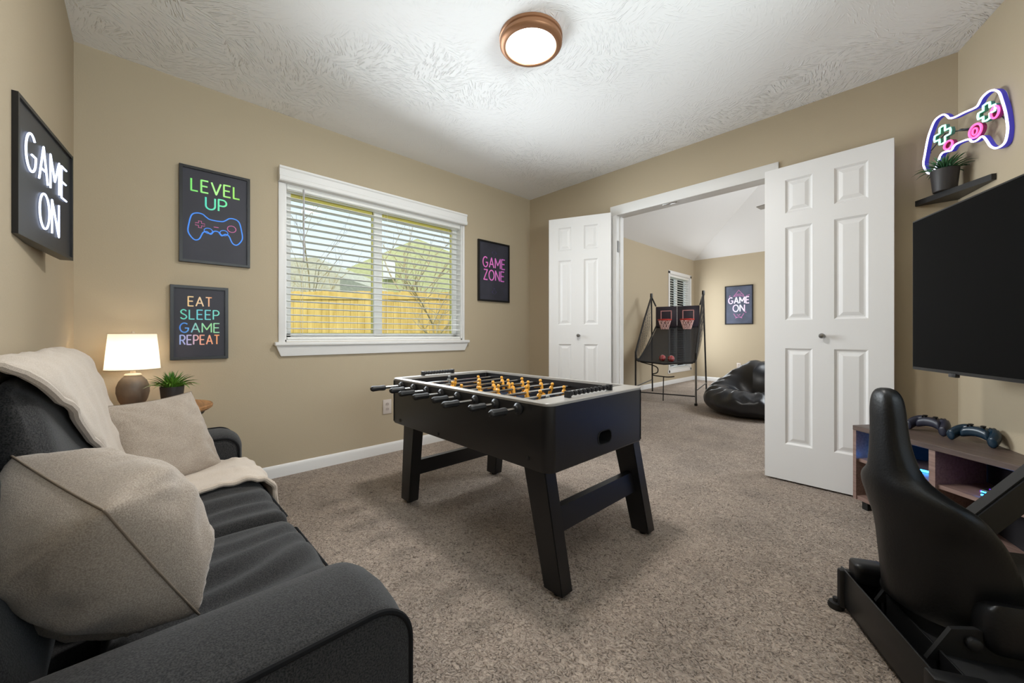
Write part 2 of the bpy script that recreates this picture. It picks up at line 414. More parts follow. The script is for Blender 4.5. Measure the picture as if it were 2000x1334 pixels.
# the room beyond
bm = BM()
FW0, FW1, FZ0, FZ1 = 4.22, 5.19, .27, 2.13
for a in ((.11, FW0, 0, 3.7), (FW1, YB+.12, 0, 3.7), (FW0, FW1, 0, FZ0), (FW0, FW1, FZ1, 3.7)): box(bm, XB-.11, XB, a[0], a[1], a[2], a[3])
box(bm, XB-.11, 0, .0, .11, 0, 3.7)
struct('wall_far_left', bm, WALL, 'tan wall of the far room behind the arcade hoops', 'wall', smooth=0)
bm = BM(); box(bm, XB, 3.75, YB, YB+.12, 0, 3.7)
struct('wall_far_back', bm, WALL, 'tan far wall of the second room', 'wall', smooth=0)
CZ = 2.53; SL = .46
bm = BM()
k = 1.75
A = [(XB, .11, CZ), (XB, YB, CZ), (XB+k, YB-k, CZ+SL*k), (XB+k, .11, CZ+SL*k)]
B = [(XB, YB, CZ), (3.75, YB, CZ), (3.75, YB-k, CZ+SL*k), (XB+k, YB-k, CZ+SL*k)]
D = [(XB+k, .11, CZ+SL*k), (XB+k, YB-k, CZ+SL*k), (3.75, YB-k, CZ+SL*k), (3.75, .11, CZ+SL*k)]
for q in (A, B, D):
    lo = [Vector(p) for p in q]; loft(bm, [lo, [p+Vector((0, 0, .1)) for p in lo]])
struct('ceiling_far', bm, mat('white_ceiling_paint', (226, 226, 226), rough=.7, bump=.15, bscale=60), 'white vaulted ceiling of the second room', 'ceiling', smooth=0)
# baseboards
def baseboard(name, path, label):
    bm = BM()
    for (a, b, nrm) in path:
        a = Vector((*a, 0)); b = Vector((*b, 0)); nn = Vector((*nrm, 0)).normalized()
        prof = [(0, 0), (.014, 0), (.014, .058), (.010, .072), (.004, .08), (0, .08)]
        loft(bm, [[p+nn*u+Vector((0, 0, v)) for u, v in prof] for p in (a, b)])
    struct(name, bm, WHITE, label, 'baseboard', smooth=25)
baseboard('baseboard_back', [((0, YL), (0, 0), (1, 0))], 'white baseboard under the wide window')
baseboard('baseboard_left', [((0, YL), (4.3, YL), (0, 1))], 'white baseboard behind the sofa')
baseboard('baseboard_right', [((0, 0), (1.02, 0), (0, -1)), ((2.32, 0), (XR, 0), (0, -1))], 'white baseboard of the doorway wall')
baseboard('baseboard_far_left', [((XB, .11), (XB, YB), (1, 0))], 'white baseboard behind the arcade hoops')
baseboard('baseboard_far_back', [((XB, YB), (3.7, YB), (0, -1))], 'white baseboard at the far wall')
# doorway casing
bm = BM()
cw = .066
for (xa, xb, za, zb) in ((DX0-cw+.004, DX0+.004, 0, DZ), (DX1-.004, DX1+cw-.004, 0, DZ), (DX0-cw+.004, DX1+cw-.004, DZ-.004, DZ+.085)):
    box(bm, xa, xb, -.016, 0, za, zb, .004)
box(bm, DX0-.02, DX0, -.003, .113, 0, DZ); box(bm, DX1, DX1+.02, -.003, .113, 0, DZ); box(bm, DX0-.02, DX1+.02, -.003, .113, DZ-.002, DZ+.02)
box(bm, DX0, DX0+.01, .045, .08, 0, DZ); box(bm, DX1-.01, DX1, .045, .08, 0, DZ)
struct('trim_1', bm, WHITE, 'white casing around the open double doorway', 'door casing', smooth=25)
tr = bpy.data.objects['trim_1']
bm = BM(); box(bm, DX0, DX0+.004, .012, .034, 1.70, 1.80, .0015); tube(bm, [(DX0+.006, .006, 1.70), (DX0+.006, .006, 1.80)], .007, 10)
obj('hinge', bm, STEEL, tr, label='grey steel hinge leaf')
bm = BM(); box(bm, 1.50, 1.62, .015, .035, DZ-.006, DZ-.0015, .001)
obj('catch_plate', bm, CHROME, tr, label='bright metal catch plate under the header')

# six-panel door leaves
def leaf(name, origin, ang, wd, label, xs, knob_x):
    t = empty(name, (origin[0], origin[1], 0), ang, label, 'door', None, 'structure')
    z0, z1, th = .012, 2.04, .035
    zs = [z0, .245, .865, 1.045, 1.645, 1.736, 1.952, z1]; X = [0, xs[0], xs[1], xs[2], xs[3], wd]
    bm = BM(); cells = {}
    def V(x, y, z):
        kk = (round(x, 5), round(y, 5), round(z, 5))
        if kk not in cells: cells[kk] = bm.verts.new((x, y, z))
        return cells[kk]
    for i in range(5):
        for j in range(7):
            xa, xb, za, zb = X[i], X[i+1], zs[j], zs[j+1]
            if i in (1, 3) and j in (1, 3, 5):
                prev = None
                for ins, dep in ((0, 0), (.012, .009), (.020, .009), (.040, .003)):
                    q = [V(xa+ins, dep, za+ins), V(xb-ins, dep, za+ins), V(xb-ins, dep, zb-ins), V(xa+ins, dep, zb-ins)]
                    if prev:
                        for a in range(4): bm.faces.new((prev[a], prev[(a+1) % 4], q[(a+1) % 4], q[a]))
                    prev = q
                bm.faces.new(prev)
            else: bm.faces.new((V(xa, 0, za), V(xb, 0, za), V(xb, 0, zb), V(xa, 0, zb)))
    # sides and back
    ring = [V(x, 0, z0) for x in X]+[V(wd, 0, z) for z in zs[1:]]+[V(x, 0, z1) for x in X[-2::-1]]+[V(0, 0, z) for z in zs[-2:0:-1]]
    back = [bm.verts.new((v.co.x, th, v.co.z)) for v in ring]
    for a in range(len(ring)): bm.faces.new((ring[a], ring[(a+1) % len(ring)], back[(a+1) % len(ring)], back[a]))
    bm.faces.new(back)
    obj('panel', bm, DOORW, t, smooth=12)
    bm = BM(); pr = [(.0, 0), (.012, 0), (.012, .004), (.006, .008), (.006, .02), (.014, .026), (.016, .034), (.012, .042), (.0, .044)]
    lathe(bm, pr, 20); bm.transform(Matrix.Translation((knob_x, 0, .945)) @ Matrix.Rotation(PI/2, 4, 'X'))
    obj('knob', bm, STEEL, t, label='small round steel knob')
    return t
leaf('door_1', (.542, -.308), math.atan2(.222, .533), .577, 'left white six-panel door leaf folded back beside the doorway', (.092, .218, .334, .464), .29)
dr = leaf('door_2', (2.255, -.092), math.atan2(-.013, .615), .617, 'right white six-panel door leaf, large and near, folded back against the wall', (.114, .256, .360, .512), .306)

# ------------------------------------------------------------------ window 1 with its blind
def window(name, axis_x, y0, y1, z0, z1, dep, label, mull, sash_yellow=True):
    t = empty(name, (axis_x, (y0+y1)/2, z0), 0, label, 'window', None, 'structure')
    xo = axis_x-dep
    bm = BM()
    # reveal boards
    box(bm, xo-.02, axis_x-.001, y0, y0+.012, z0, z1); box(bm, xo-.02, axis_x-.001, y1-.012, y1, z0, z1)
    box(bm, xo-.02, axis_x-.001, y0, y1, z1-.012, z1); box(bm, xo-.02, axis_x-.001, y0, y1, z0, z0+.012)
    obj('reveal', bm, WHITE, t, world=True, smooth=0)
    bm = BM(); f = .045
    for a in ((y0+.012, y0+.012+f, z0+.012, z1-.012), (y1-.012-f, y1-.012, z0+.012, z1-.012), (y0+.012, y1-.012, z0+.012, z0+.012+f), (y0+.012, y1-.012, z1-.012-f*.6, z1-.012)):
        box(bm, xo-.03, xo+.015, a[0], a[1], a[2], a[3], .004)
    box(bm, xo-.03, xo+.018, mull-.035, mull+.035, z0+.012, z1-.012, .004)
    obj('sash_frame', bm, VINYL, t, world=True)
    if sash_yellow:
        bm = BM(); g = .010
        ya, yb, za, zb = y0+.012+f, y1-.012-f, z0+.012+f, z1-.012-f*.6
        for (p, q) in ((ya, mull-.035), (mull+.035, yb)):
            for a in ((p, p+g*.4, za, zb), (q-g*.5, q, za, zb), (p, q, za, za+g*.4), (p, q, zb-.05, zb)):
                box(bm, xo-.028, xo-.004, a[0], a[1], a[2], a[3])
        obj('inner_bead', bm, YELLOW, t, world=True, smooth=0, label='yellow bead along the top of the panes')
    for (p, q) in ((y0+.012+f, mull-.035), (mull+.035, y1-.012-f)):
        bm = BM(); box(bm, xo-.018, xo-.014, p-.005, q+.005, z0+.03, z1-.02)
        obj('pane', bm, GLASS, t, world=True, smooth=0)
    return t
w1 = window('window_1', 0, WY0, WY1, WZ0, WZ1, .085, 'wide two-pane window over the fence', -1.715)
bm = BM()   # casing: thin sides, sill and apron
box(bm, 0, .012, -2.443, WY0+.002, .90, 1.975, .002); box(bm, 0, .012, WY1-.002, -.903, .90, 1.975, .002)
obj('side_casing', bm, WHITE, w1, world=True)
bm = BM()
loft(bm, [[Vector(p) for p in ((0, -2.43+dy*1, .808), (.018, -2.43+dy, .808), (.03, -2.46+dy*1.0, .878), (0, -2.46+dy, .878))] for dy in (0,)]+
         [[Vector(p) for p in ((0, -.905, .808), (.018, -.905, .808), (.03, -.875, .878), (0, -.875, .878))]])
box(bm, -.085, .045, -2.47, -.865, .878, .903, .006)
obj('sill', bm, WHITE, w1, world=True)

def blind(name, x, y0, y1, z0, z1, pitch, sw, label, valance=None, wand_y=None, clips=()):
    t = empty(name, (x, (y0+y1)/2, z1), 0, label, 'window blind')
    bm = BM(); z = z0+.03; nseg = 4
    while z < z1-.02:
        top = []
        for k in range(nseg+1):
            u = k/nseg; top.append((x-sw/2+sw*u, z+.004*(1-(2*u-1)**2)+0.0015*(2*u-1)))
        ring = top+[(a, b-.0028) for a, b in reversed(top)]
        loft(bm, [[Vector((a, yy, b)) for a, b in ring] for yy in (y0+.004, y1-.004)])
        z += pitch
    obj('slats', bm, SLAT, t, world=True, smooth=50)
    bm = BM(); box(bm, x-sw/2, x+sw/2, y0+.004, y1-.004, z0, z0+.018, .003); obj('bottom_rail', bm, SLAT, t, world=True)
    bm = BM(); box(bm, x-sw/2, x+sw/2, y0+.002, y1-.002, z1-.02, z1+.022, .002); obj('head_rail', bm, SLAT, t, world=True)
    n = max(2, int((y1-y0)/.38))
    for i in range(n):
        yy = y0+.10+(y1-y0-.2)*i/(n-1)
        for xx in (x-sw/2-.001, x+sw/2+.001):
            bm = BM(); tube(bm, [(xx, yy, z0), (xx, yy, z1)], .0009, 5); obj('ladder_cord', bm, SLAT, t, world=True)
    if wand_y is not None:
        bm = BM(); tube(bm, [(x+sw/2+.008, wand_y, z1), (x+sw/2+.010, wand_y, z1-.50)], .0045, 8); obj('tilt_wand', bm, mat('clear_grey_wand', (190, 188, 192), rough=.25), t, world=True)
    if valance:
        ya, yb, za, zb, xd = valance
        bm = BM(); prof = [(0, 0), (xd-.006, 0), (xd, .008), (xd, .03), (xd-.006, .036), (xd-.006, zb-za-.02), (xd, zb-za-.012), (xd, zb-za), (0, zb-za)]
        loft(bm, [[Vector((a, yy, za+b)) for a, b in prof] for yy in (ya, yb)])
        obj('valance', bm, WHITE, t, world=True, smooth=25)
    return t
blind('window_blind', -.032, WY0+.014, WY1-.014, .918, 1.965, .0472, .05, 'white slatted blind hanging open over the wide window by the framed posters',
      valance=(-2.445, -.900, 1.978, 2.075, .052), wand_y=-2.285)

# far room window
w3 = window('window_2', XB, FW0, FW1, FZ0, FZ1, .085, 'tall window in the far room behind the arcade hoops', (FW0+FW1)/2, False)
bm = BM()
for a in ((FW0-.05, FW0+.004, FZ0-.05, FZ1+.05), (FW1-.004, FW1+.05, FZ0-.05, FZ1+.05), (FW0-.05, FW1+.05, FZ1-.004, FZ1+.06), (FW0-.07, FW1+.07, FZ0-.06, FZ0+.002)):
    box(bm, XB, XB+.016, a[0], a[1], a[2], a[3], .003)
obj('casing', bm, WHITE, w3, world=True)
blind('window_blind', XB-.035, FW0+.014, FW1-.014, FZ0+.015, FZ1-.03, .047, .05, 'tall white slatted blind in the far room window behind the arcade hoops')
# unseen rear window, added to go with the ceiling uplight
w4 = empty('added_rear_window', (wallR(-2.25), -2.25, .55), 0, 'added unseen window behind the camera, built for the ceiling uplight', 'window', None, 'structure')
bm = BM()
def rq(y0, y1, z0, z1, off=.03, th=.05):
    prism(bm, [(wallR(y1)+off, y1), (wallR(y1)+off+th, y1), (wallR(y0)+off+th, y0), (wallR(y0)+off, y0)], z0, z1)
rq(yo0, yo0+.05, .55, 2.2); rq(yo1-.05, yo1, .55, 2.2); rq(yo0, yo1, .55, .6); rq(yo0, yo1, 2.15, 2.2); rq(-2.27, -2.23, .55, 2.2)
obj('sash_frame', bm, VINYL, w4, world=True, smooth=0)
bm = BM(); rq(yo0+.04, yo1-.04, .59, 2.16, .05, .004); obj('pane', bm, GLASS, w4, world=True, smooth=0)
# right side wall of the far room, opening added for the fill light
bm = BM()
for a in ((.11, 1.5, 0, 3.7), (3.7, YB, 0, 3.7), (1.5, 3.7, 0, .75), (1.5, 3.7, 2.75, 3.7)): box(bm, 3.6, 3.72, a[0], a[1], a[2], a[3])
struct('wall_far_right', bm, WALL, 'tan wall of the far room hidden behind the doors', 'wall', smooth=0)

# ------------------------------------------------------------------ outside
bm = BM(); box(bm, -30, -.5, -20, 20, -.35, -.15)
tag(obj('lawn', bm, mat('lawn_grass', (96, 110, 60), rough=.95, var=.4, vscale=8), smooth=0), 'green lawn outside behind the window wall', 'lawn', None, 'structure')
FENCE = mat('cedar_fence_board', (232, 200, 122), rough=.85, var=1, vscale=3.2, stretch=(3, 3, .5), rgb2=(200, 166, 88))
P = Vector((-5.66, -.90, 0)); Q = Vector((-3.61, 1.24, 0)); fd = (Q-P).normalized(); 
fe = empty('wooden_fence', P, math.atan2(fd.y, fd.x), 'tall honey-coloured board fence outside the window', 'fence')
bm = BM(); x = -3.0
while x < 5.2:
    hh = 1.80+.03*random.random(); wb = .138
    box(bm, x, x+wb, -.012+.006*random.random(), .008, -.15, hh, 0); x += wb+.005
obj('board_panel', bm, FENCE, fe, smooth=0)
bm = BM(); 
for zz in (.4, 1.35): box(bm, -3, 5.2, .01, .05, zz, zz+.09)
obj('rail', bm, FENCE, fe, smooth=0)
bm = BM(); box(bm, -3, 5.2, -.03, -.012, 1.66, 1.80)
obj('top_board', bm, FENCE, fe, smooth=0)
ROOF = mat('weathered_shingles', (196, 192, 170), rough=.9, var=.15, vscale=5, stretch=(1, 1, 8))
ROOF2 = mat('olive_grey_shingles', (190, 192, 142), rough=.9, var=.18, vscale=5, stretch=(1, 1, 8))
SIDING = mat('tan_siding', (176, 160, 130), rough=.85)
def at(px, py, d):
    c = (px-1000)/FPX; r = Vector((fwd.y, -fwd.x, 0))
    return CAM+fwd*d+r*(c*d)+Vector((0, 0, (654-py)/FPX*d))
def gable_house(name, pts, thick, wallh, m, label):
    """pts: roof profile facing the window, extruded away from it"""
    t = empty(name, (pts[0].x, pts[0].y, -.15), 0, label, 'house')
    bm = BM(); b = [p+fwd*thick for p in pts]
    base = [Vector((p.x, p.y, wallh)) for p in (pts[-1], pts[0])]
    ring = pts+base; ring2 = b+[p+fwd*thick for p in base]
    loft(bm, [ring, ring2]); obj('roof', bm, m, t, world=True, smooth=0)
    bm = BM(); r0 = [Vector((p.x, p.y, wallh)) for p in (pts[0], pts[-1])]
    r1 = [p+fwd*thick*.9 for p in reversed(r0)]; ft = [p+fwd*.25 for p in r0]+r1
    loft(bm, [[Vector((p.x, p.y, -.15)) for p in ft], [Vector((p.x, p.y, wallh)) for p in ft]]); obj('wall', bm, SIDING, t, world=True, smooth=0)
    return t
gable_house('neighbour_house', [at(380, 505, 12), at(618, 503, 12), at(664, 540, 12)], 5, 1.9, ROOF, 'neighbouring house with a pale grey roof beyond the fence at the left pane')
h2 = gable_house('neighbour_house', [at(640, 540, 19), at(815, 466, 19), at(1010, 545, 19)], 6, 2.2, ROOF2, 'neighbouring house with an olive gable roof beyond the fence at the right pane')
bm = BM(); a = at(748, 520, 18.9); bx = at(772, 520, 18.9); 
loft(bm, [[at(748, 545, 18.95), at(772, 545, 18.95), at(772, 510, 18.95), at(748, 510, 18.95)], [at(748, 545, 18.8), at(772, 545, 18.8), at(772, 510, 18.8), at(748, 510, 18.8)]])
obj('gable_window', bm, WHITE, h2, world=True, smooth=0, label='white framed gable window')
BARK = mat('pale_bare_bark', (176, 160, 120), rough=.9)
def bare_tree(base, h, label, seed, spread=.5, r0=.06):
    rnd = random.Random(seed); t = empty('bare_tree', base, 0, label, 'tree'); bm = BM()
    def br(p, d, L, r, lev):
        pts = [p]; q = p.copy(); dd = d.copy()
        for i in range(4):
            dd = (dd+Vector((rnd.uniform(-1, 1), rnd.uniform(-1, 1), rnd.uniform(-.3, .6)))*.16).normalized(); q = q+dd*L/4; pts.append(q.copy())
        tube(bm, pts, [r*(1-.14*i) for i in range(5)], 5)
        if lev < 3:
            for i in range(4 if lev else 6):
                k = rnd.randint(1, 4); nd = (dd*.7+Vector((rnd.uniform(-1, 1), rnd.uniform(-1, 1), rnd.uniform(-.1, .9)))*spread*1.4).normalized()
                br(pts[k], nd, L*rnd.uniform(.45, .7), r*.5, lev+1)
    br(Vector((0, 0, 0)), Vector((0, 0, 1)), h*.5, r0, 0)
    obj('branches', bm, BARK, t); return t
b1 = at(800, 700, 10.6); bare_tree((b1.x, b1.y, -.15), 5.2, 'tall bare tree beyond the fence outside the right pane', 3)
b2 = at(850, 700, 6.9); bare_tree((b2.x, b2.y, -.15), 2.6, 'pale bare shrub in front of the fence outside the right pane', 11, .7, .03)
b3 = at(600, 700, 10); bare_tree((b3.x, b3.y, -.15), 5.4, 'thin bare tree beyond the fence outside the left pane', 8, .5, .035)

# ------------------------------------------------------------------ ceiling light
cl = empty('ceiling_light', (1.622, -1.698, H), 0, 'round flush ceiling light with copper-bronze ring and glowing white lens', 'ceiling light')
bm = BM(); lathe(bm, [(.150, 0), (.157, -.003), (.157, -.016), (.151, -.019), (.151, -.022), (.155, -.025), (.155, -.040), (.148, -.049), (.136, -.053), (.127, -.053), (.124, -.048), (.124, -.01)], 64)
obj('ring_base', bm, BRONZE, cl)
bm = BM(); lathe(bm, [(.0, -.058), (.06, -.057), (.10, -.054), (.1235, -.049), (.1235, -.03), (0, -.03)], 64)
obj('lens', bm, mat('glowing_white_lens', (255, 250, 240), rough=.4, emit=(255, 247, 235), estr=7.0), cl)
ld = bpy.data.lights.new('ceiling_lamp_glow', 'AREA'); ld.shape = 'DISK'; ld.size = .24; ld.energy = 22; ld.color = (1, .97, .93)
lo = bpy.data.objects.new('ceiling_lamp_glow', ld); C.objects.link(lo); lo.location = (0, 0, -.066); lo.parent = cl

# ------------------------------------------------------------------ framed posters
def poster(name, center, ang, wd, ht, label, depth=.022, fr=.016, pm=None, cat='poster'):
    t = empty(name, center, ang, label, cat)
    bm = BM()
    o = [(-wd/2, -ht/2), (wd/2, -ht/2), (wd/2, ht/2), (-wd/2, ht/2)]; i = [(-wd/2+fr, -ht/2+fr), (wd/2-fr, -ht/2+fr), (wd/2-fr, ht/2-fr), (-wd/2+fr, ht/2-fr)]
    rings = []
    for (c, y) in ((o, 0), (o, -depth+.002), ([(p[0]*.995, p[1]*.995) for p in o], -depth), (i, -depth), (i, 0)):
        rings.append([Vector((p[0], y, p[1])) for p in c])
    loft(bm, rings, cap=False, close_path=True)
    obj('frame', bm, FRAMEB, t, smooth=0)
    bm = BM(); box(bm, -wd/2+fr*.5, wd/2-fr*.5, -depth*.55, -.002, -ht/2+fr*.5, ht/2-fr*.5)
    obj('print', bm, pm or PRINT, t, smooth=0)
    return t, -depth*.55
# LEVEL UP
t, yf = poster('framed_poster', (0.001, (-2.948-2.604)/2, (1.942+1.376)/2), PI/2, .344, .566, 'black framed poster with LEVEL UP and a blue gamepad, left of the window')
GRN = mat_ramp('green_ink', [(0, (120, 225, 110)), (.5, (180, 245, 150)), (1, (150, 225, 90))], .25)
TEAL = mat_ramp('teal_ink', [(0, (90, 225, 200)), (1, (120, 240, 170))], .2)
BLUE = mat('blue_ink', (70, 140, 235), rough=.5, emit=(60, 130, 240), estr=.3)  # printed ink with added emission, not a lamp
PINK = mat('pink_ink', (214, 110, 170), rough=.5)
bm = BM(); word(bm, 'LEVEL', 0, .142, .070, .0046, y=yf, width=.235); obj('lettering', bm, GRN, t)
bm = BM(); word(bm, 'UP', 0, .047, .070, .0046, y=yf, width=.10); obj('lettering', bm, TEAL, t)
def padart(bm, wd, cx, cz, r, y, flat=.35, ht=None):
    k = wd/.5; kz = k if ht is None else ht/.285
    tube(bm, [p for p in spline([((p[0]-.25)*k+cx, y, p[1]*kz+cz) for p in PAD], 5, True)], r, 8, True, (Vector((0, 1, 0)), flat))
bm = BM(); padart(bm, .262, 0, -.145, .0034, yf, ht=.158)
for sx_ in (-1, 1): tube(bm, [(sx_*.038+.02*math.cos(a*PI/8), yf, -.083+.016*math.sin(a*PI/8)) for a in range(16)], .0022, 6, True, (Vector((0, 1, 0)), .35))
obj('gamepad_drawing', bm, BLUE, t)
bm = BM()
for sx_ in (-1, 1):
    cx = sx_*.077; pl = [(-.022, .007), (-.007, .007), (-.007, .02), (.007, .02), (.007, .007), (.022, .007), (.022, -.007), (.007, -.007), (.007, -.02), (-.007, -.02), (-.007, -.007), (-.022, -.007)] if sx_ < 0 else [(.022*math.cos(a*PI/6), .020*math.sin(a*PI/6)) for a in range(12)]
    bm = BM(); tube(bm, [(cx+p[0], yf, -.052+p[1]) for p in pl], .0022, 6, True, (Vector((0, 1, 0)), .35)); obj('button_drawing', bm, PINK, t)
bm = BM(); tube(bm, [(-.012, yf, -.055), (.012, yf, -.055)], .0022, 6, False, (Vector((0, 1, 0)), .35))
obj('button_drawing', bm, PINK, t)
# EAT SLEEP GAME REPEAT
t, yf = poster('framed_poster', (0.001, (-2.987-2.717)/2, (1.239+.806)/2), PI/2, .270, .433, 'black framed poster reading EAT SLEEP GAME REPEAT, above the lamp table')
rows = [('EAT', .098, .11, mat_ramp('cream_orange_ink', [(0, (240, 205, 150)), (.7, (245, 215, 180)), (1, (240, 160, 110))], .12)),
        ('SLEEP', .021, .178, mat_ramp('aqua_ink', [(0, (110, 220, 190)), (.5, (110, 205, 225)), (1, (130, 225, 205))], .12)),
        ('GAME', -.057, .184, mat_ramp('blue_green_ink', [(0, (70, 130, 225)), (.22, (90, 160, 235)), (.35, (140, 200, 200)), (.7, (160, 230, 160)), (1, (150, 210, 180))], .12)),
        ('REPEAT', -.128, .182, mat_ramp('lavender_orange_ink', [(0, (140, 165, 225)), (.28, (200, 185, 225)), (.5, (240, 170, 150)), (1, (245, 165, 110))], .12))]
for s_, zz, wd, m in rows:
    bm = BM(); word(bm, s_, 0, zz, .054, .0034, y=yf, width=wd); obj('lettering', bm, m, t)
# GAME ZONE
t, yf = poster('framed_poster', (0.001, (-.741-.329)/2, (1.884+1.284)/2), PI/2, .414, .600, 'black framed poster reading GAME ZONE in pink, right of the window', pm=PRINT2)
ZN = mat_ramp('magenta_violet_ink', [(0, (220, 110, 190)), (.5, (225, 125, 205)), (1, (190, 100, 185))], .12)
for s_, zz, wd in (('GAME', .04, .29), ('ZONE', -.085, .27)):
    bm = BM(); word(bm, s_, 0, zz, .098, .0062, y=yf, width=wd); obj('lettering', bm, ZN, t)
bm = BM()
for zz, ss in ((.19, 1), (-.20, -1)):
    bm = BM(); tube(bm, [(-.03, yf, zz), (0, yf, zz+.03*ss), (.03, yf, zz), (0, yf, zz-.02*ss)], .0025, 6, True, (Vector((0, 1, 0)), .35))
    tube(bm, [(-.008, yf, zz-.03*ss), (.008, yf, zz-.032*ss)], .0025, 6, False, (Vector((0, 1, 0)), .35))
    obj('ornament', bm, mat('violet_ink', (78, 66, 128), rough=.5), t)
# far GAME ON
t, yf = poster('framed_poster', ((.29+.788)/2, YB-.001, (1.923+1.158)/2), 0, .498, .765, 'black framed poster reading GAME ON in pink and white on the far room wall', pm=mat('slate_poster_paper', (74, 80, 98), rough=.55, var=.25, vscale=4))
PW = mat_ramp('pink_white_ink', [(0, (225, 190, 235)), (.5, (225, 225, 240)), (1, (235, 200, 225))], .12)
for s_, zz, wd, hh in (('GAME', .03, .36, .12), ('ON', -.13, .20, .13)):
    bm = BM(); word(bm, s_, 0, zz, hh, .0105, y=yf, width=wd); obj('lettering', bm, PW, t)
bm = BM(); F_ = (Vector((0, 1, 0)), .35)
for pl, cl_ in (([(-.09, .17), (0, .29), (.09, .18)], 0), ([(-.10, .17), (-.04, .18), (.04, .18), (.10, .16)], 0), ([(-.05, .21), (.05, .21)], 0), ([(-.09, -.17), (-.05, -.24), (.05, -.24), (.09, -.17)], 0),
              ([(-.06, -.26), (0, -.235), (.06, -.26)], 0), ([(-.03, -.19), (.0, -.21), (.03, -.18)], 0), ([(.13, .17), (.19, .19)], 0), ([(-.17, .17), (-.15, .19)], 0), ([(.11, -.13), (.13, -.16)], 0)):
    bm = BM(); tube(bm, [(p[0], yf, p[1]) for p in pl], .007, 6, False, F_); obj('ornament', bm, mat('rose_violet_ink', (176, 112, 160), rough=.5), t)

# lit GAME ON sign on the left wall; its far side stands off the wall on a batten
a = Vector((1.313, YL)); b = Vector((.841, -3.296)); dirv = (a-b).normalized()
mid = (a+b)/2; ang = math.atan2(-dirv.y, -dirv.x)+0
ang = math.atan2((b-a).y, (b-a).x)
t = empty('light_up_sign', (mid.x, mid.y, 1.407), ang, 'black framed light-up sign with glowing white GAME ON on the left wall', 'sign')
wd, ht = (a-b).length, .376
bm = BM()
fr = .010; o = [(-wd/2, -ht/2), (wd/2, -ht/2), (wd/2, ht/2), (-wd/2, ht/2)]; i = [(-wd/2+fr, -ht/2+fr), (wd/2-fr, -ht/2+fr), (wd/2-fr, ht/2-fr), (-wd/2+fr, ht/2-fr)]
loft(bm, [[Vector((p[0], y, p[1])) for p in c] for c, y in ((o, .020), (o, -.012), (i, -.012), (i, .020))], cap=False, close_path=True)
obj('frame', bm, FRAMEB, t, smooth=0)
bm = BM(); box(bm, -wd/2+.004, wd/2-.004, -.006, .012, -ht/2+.004, ht/2-.004); obj('panel', bm, mat('dark_sign_panel', (40, 39, 42), rough=.45), t, smooth=0)
bm = BM(); box(bm, wd/2-.06, wd/2-.02, .012, .050, -.05, .05); obj('wall_batten', bm, FRAMEB, t, smooth=0)
LEDW = mat('white_led_tube', (235, 240, 255), rough=.4, emit=(206, 220, 255), estr=1.6)
bm = BM(); word(bm, 'GAME', -.004, .008, .106, .0032, y=-.0095, width=.350, flat=.8); obj('lettering', bm, LEDW, t)
bm = BM(); word(bm, 'ON', .008, -.132, .106, .0032, y=-.0095, width=.17, flat=.8); obj('lettering', bm, LEDW, t)

# ------------------------------------------------------------------ wall outlets
def outlet(loc, ang, label):
    t = empty('wall_outlet', loc, ang, label, 'outlet')
    bm = BM(); box(bm, -.036, .036, -.006, 0, -.058, .058, .003); obj('cover_plate', bm, mat('ivory_plate', (206, 196, 188), rough=.4), t)
    for zz in (.02, -.02):
        bm = BM(); lathe(bm, [(.0, 0), (.015, 0), (.015, .003), (0, .003)], 20); bm.transform(Matrix.Translation((0, -.005, zz)) @ Matrix.Rotation(PI/2, 4, 'X')); rc = obj('receptacle', bm, mat('ivory_socket', (190, 178, 170), rough=.4), t)
        bm = BM()
        for xx in (-.006, .006): box(bm, xx-.0012, xx+.0012, -.0092, -.0075, zz-.002, zz+.006)
        obj('slot', bm, BLACKP, rc, smooth=0)
outlet((.0005, -1.672, .372), PI/2, 'ivory wall outlet under the wide window behind the table handles')
outlet((.537, YB-.0005, .34), 0, 'small wall outlet on the far room wall behind the bean bag')

# ------------------------------------------------------------------ sofa
SF = empty('sofa', (1.66, -3.07, 0), 0, 'charcoal grey two-seat sofa with piped arms along the left wall', 'sofa')
SX0, AI0, SM, AI1, SX1 = .90, 1.09, 1.69, 2.235, 2.43
def wr(p, amp, s, seed): return amp*nz(p, s, seed)
bm = BM(); box(bm, SX0+.02, SX1-.02, -3.33, -2.83, .09, .28, .015)
obj('base', bm, DGREY, SF, world=True)
bm = BM(); rbox(bm, ((SX0+SX1)/2, -3.325, .46), ((SX1-SX0)/2-.01, .018, .36), .016, (20, 4, 10))
obj('back_frame', bm, DGREY, SF, world=True)
def seat_cushion(x0, x1):
    bm = BM()
    def fn(p, u):
        top = max(0, u.z); e = (1-u.x**4)*(1-u.y**4)
        p = p.copy(); p.z += .018*top*e
        # soft folds running front to back across the seat
        f = math.sin(p.x*64+3*nz(p, 5, 3)+u.y*3)*.0062+math.sin(p.x*27+2*nz(p, 4, 9))*.005
        p.z += f*top*(1-u.x**6)
        p.y += .006*nz(p, 9, 2)*(1-abs(u.z))
        return p
    rbox(bm, ((x0+x1)/2, -2.975, .350), ((x1-x0)/2-.003, .185, .076), .035, (48, 24, 8), fn)
    o = obj('seat_cushion', bm, DGREY, SF, world=True, smooth=80)
    bm = BM(); yy = -2.793
    tube(bm, [(x0+.02, yy-.022, .400), (x0+.05, yy+.004, .404), (x1-.05, yy+.004, .404), (x1-.02, yy-.022, .400)], .003, 6)
    obj('piping', bm, PIPING, o, world=True)
    return o
seat_cushion(AI0+.002, SM); seat_cushion(SM, AI1-.002)
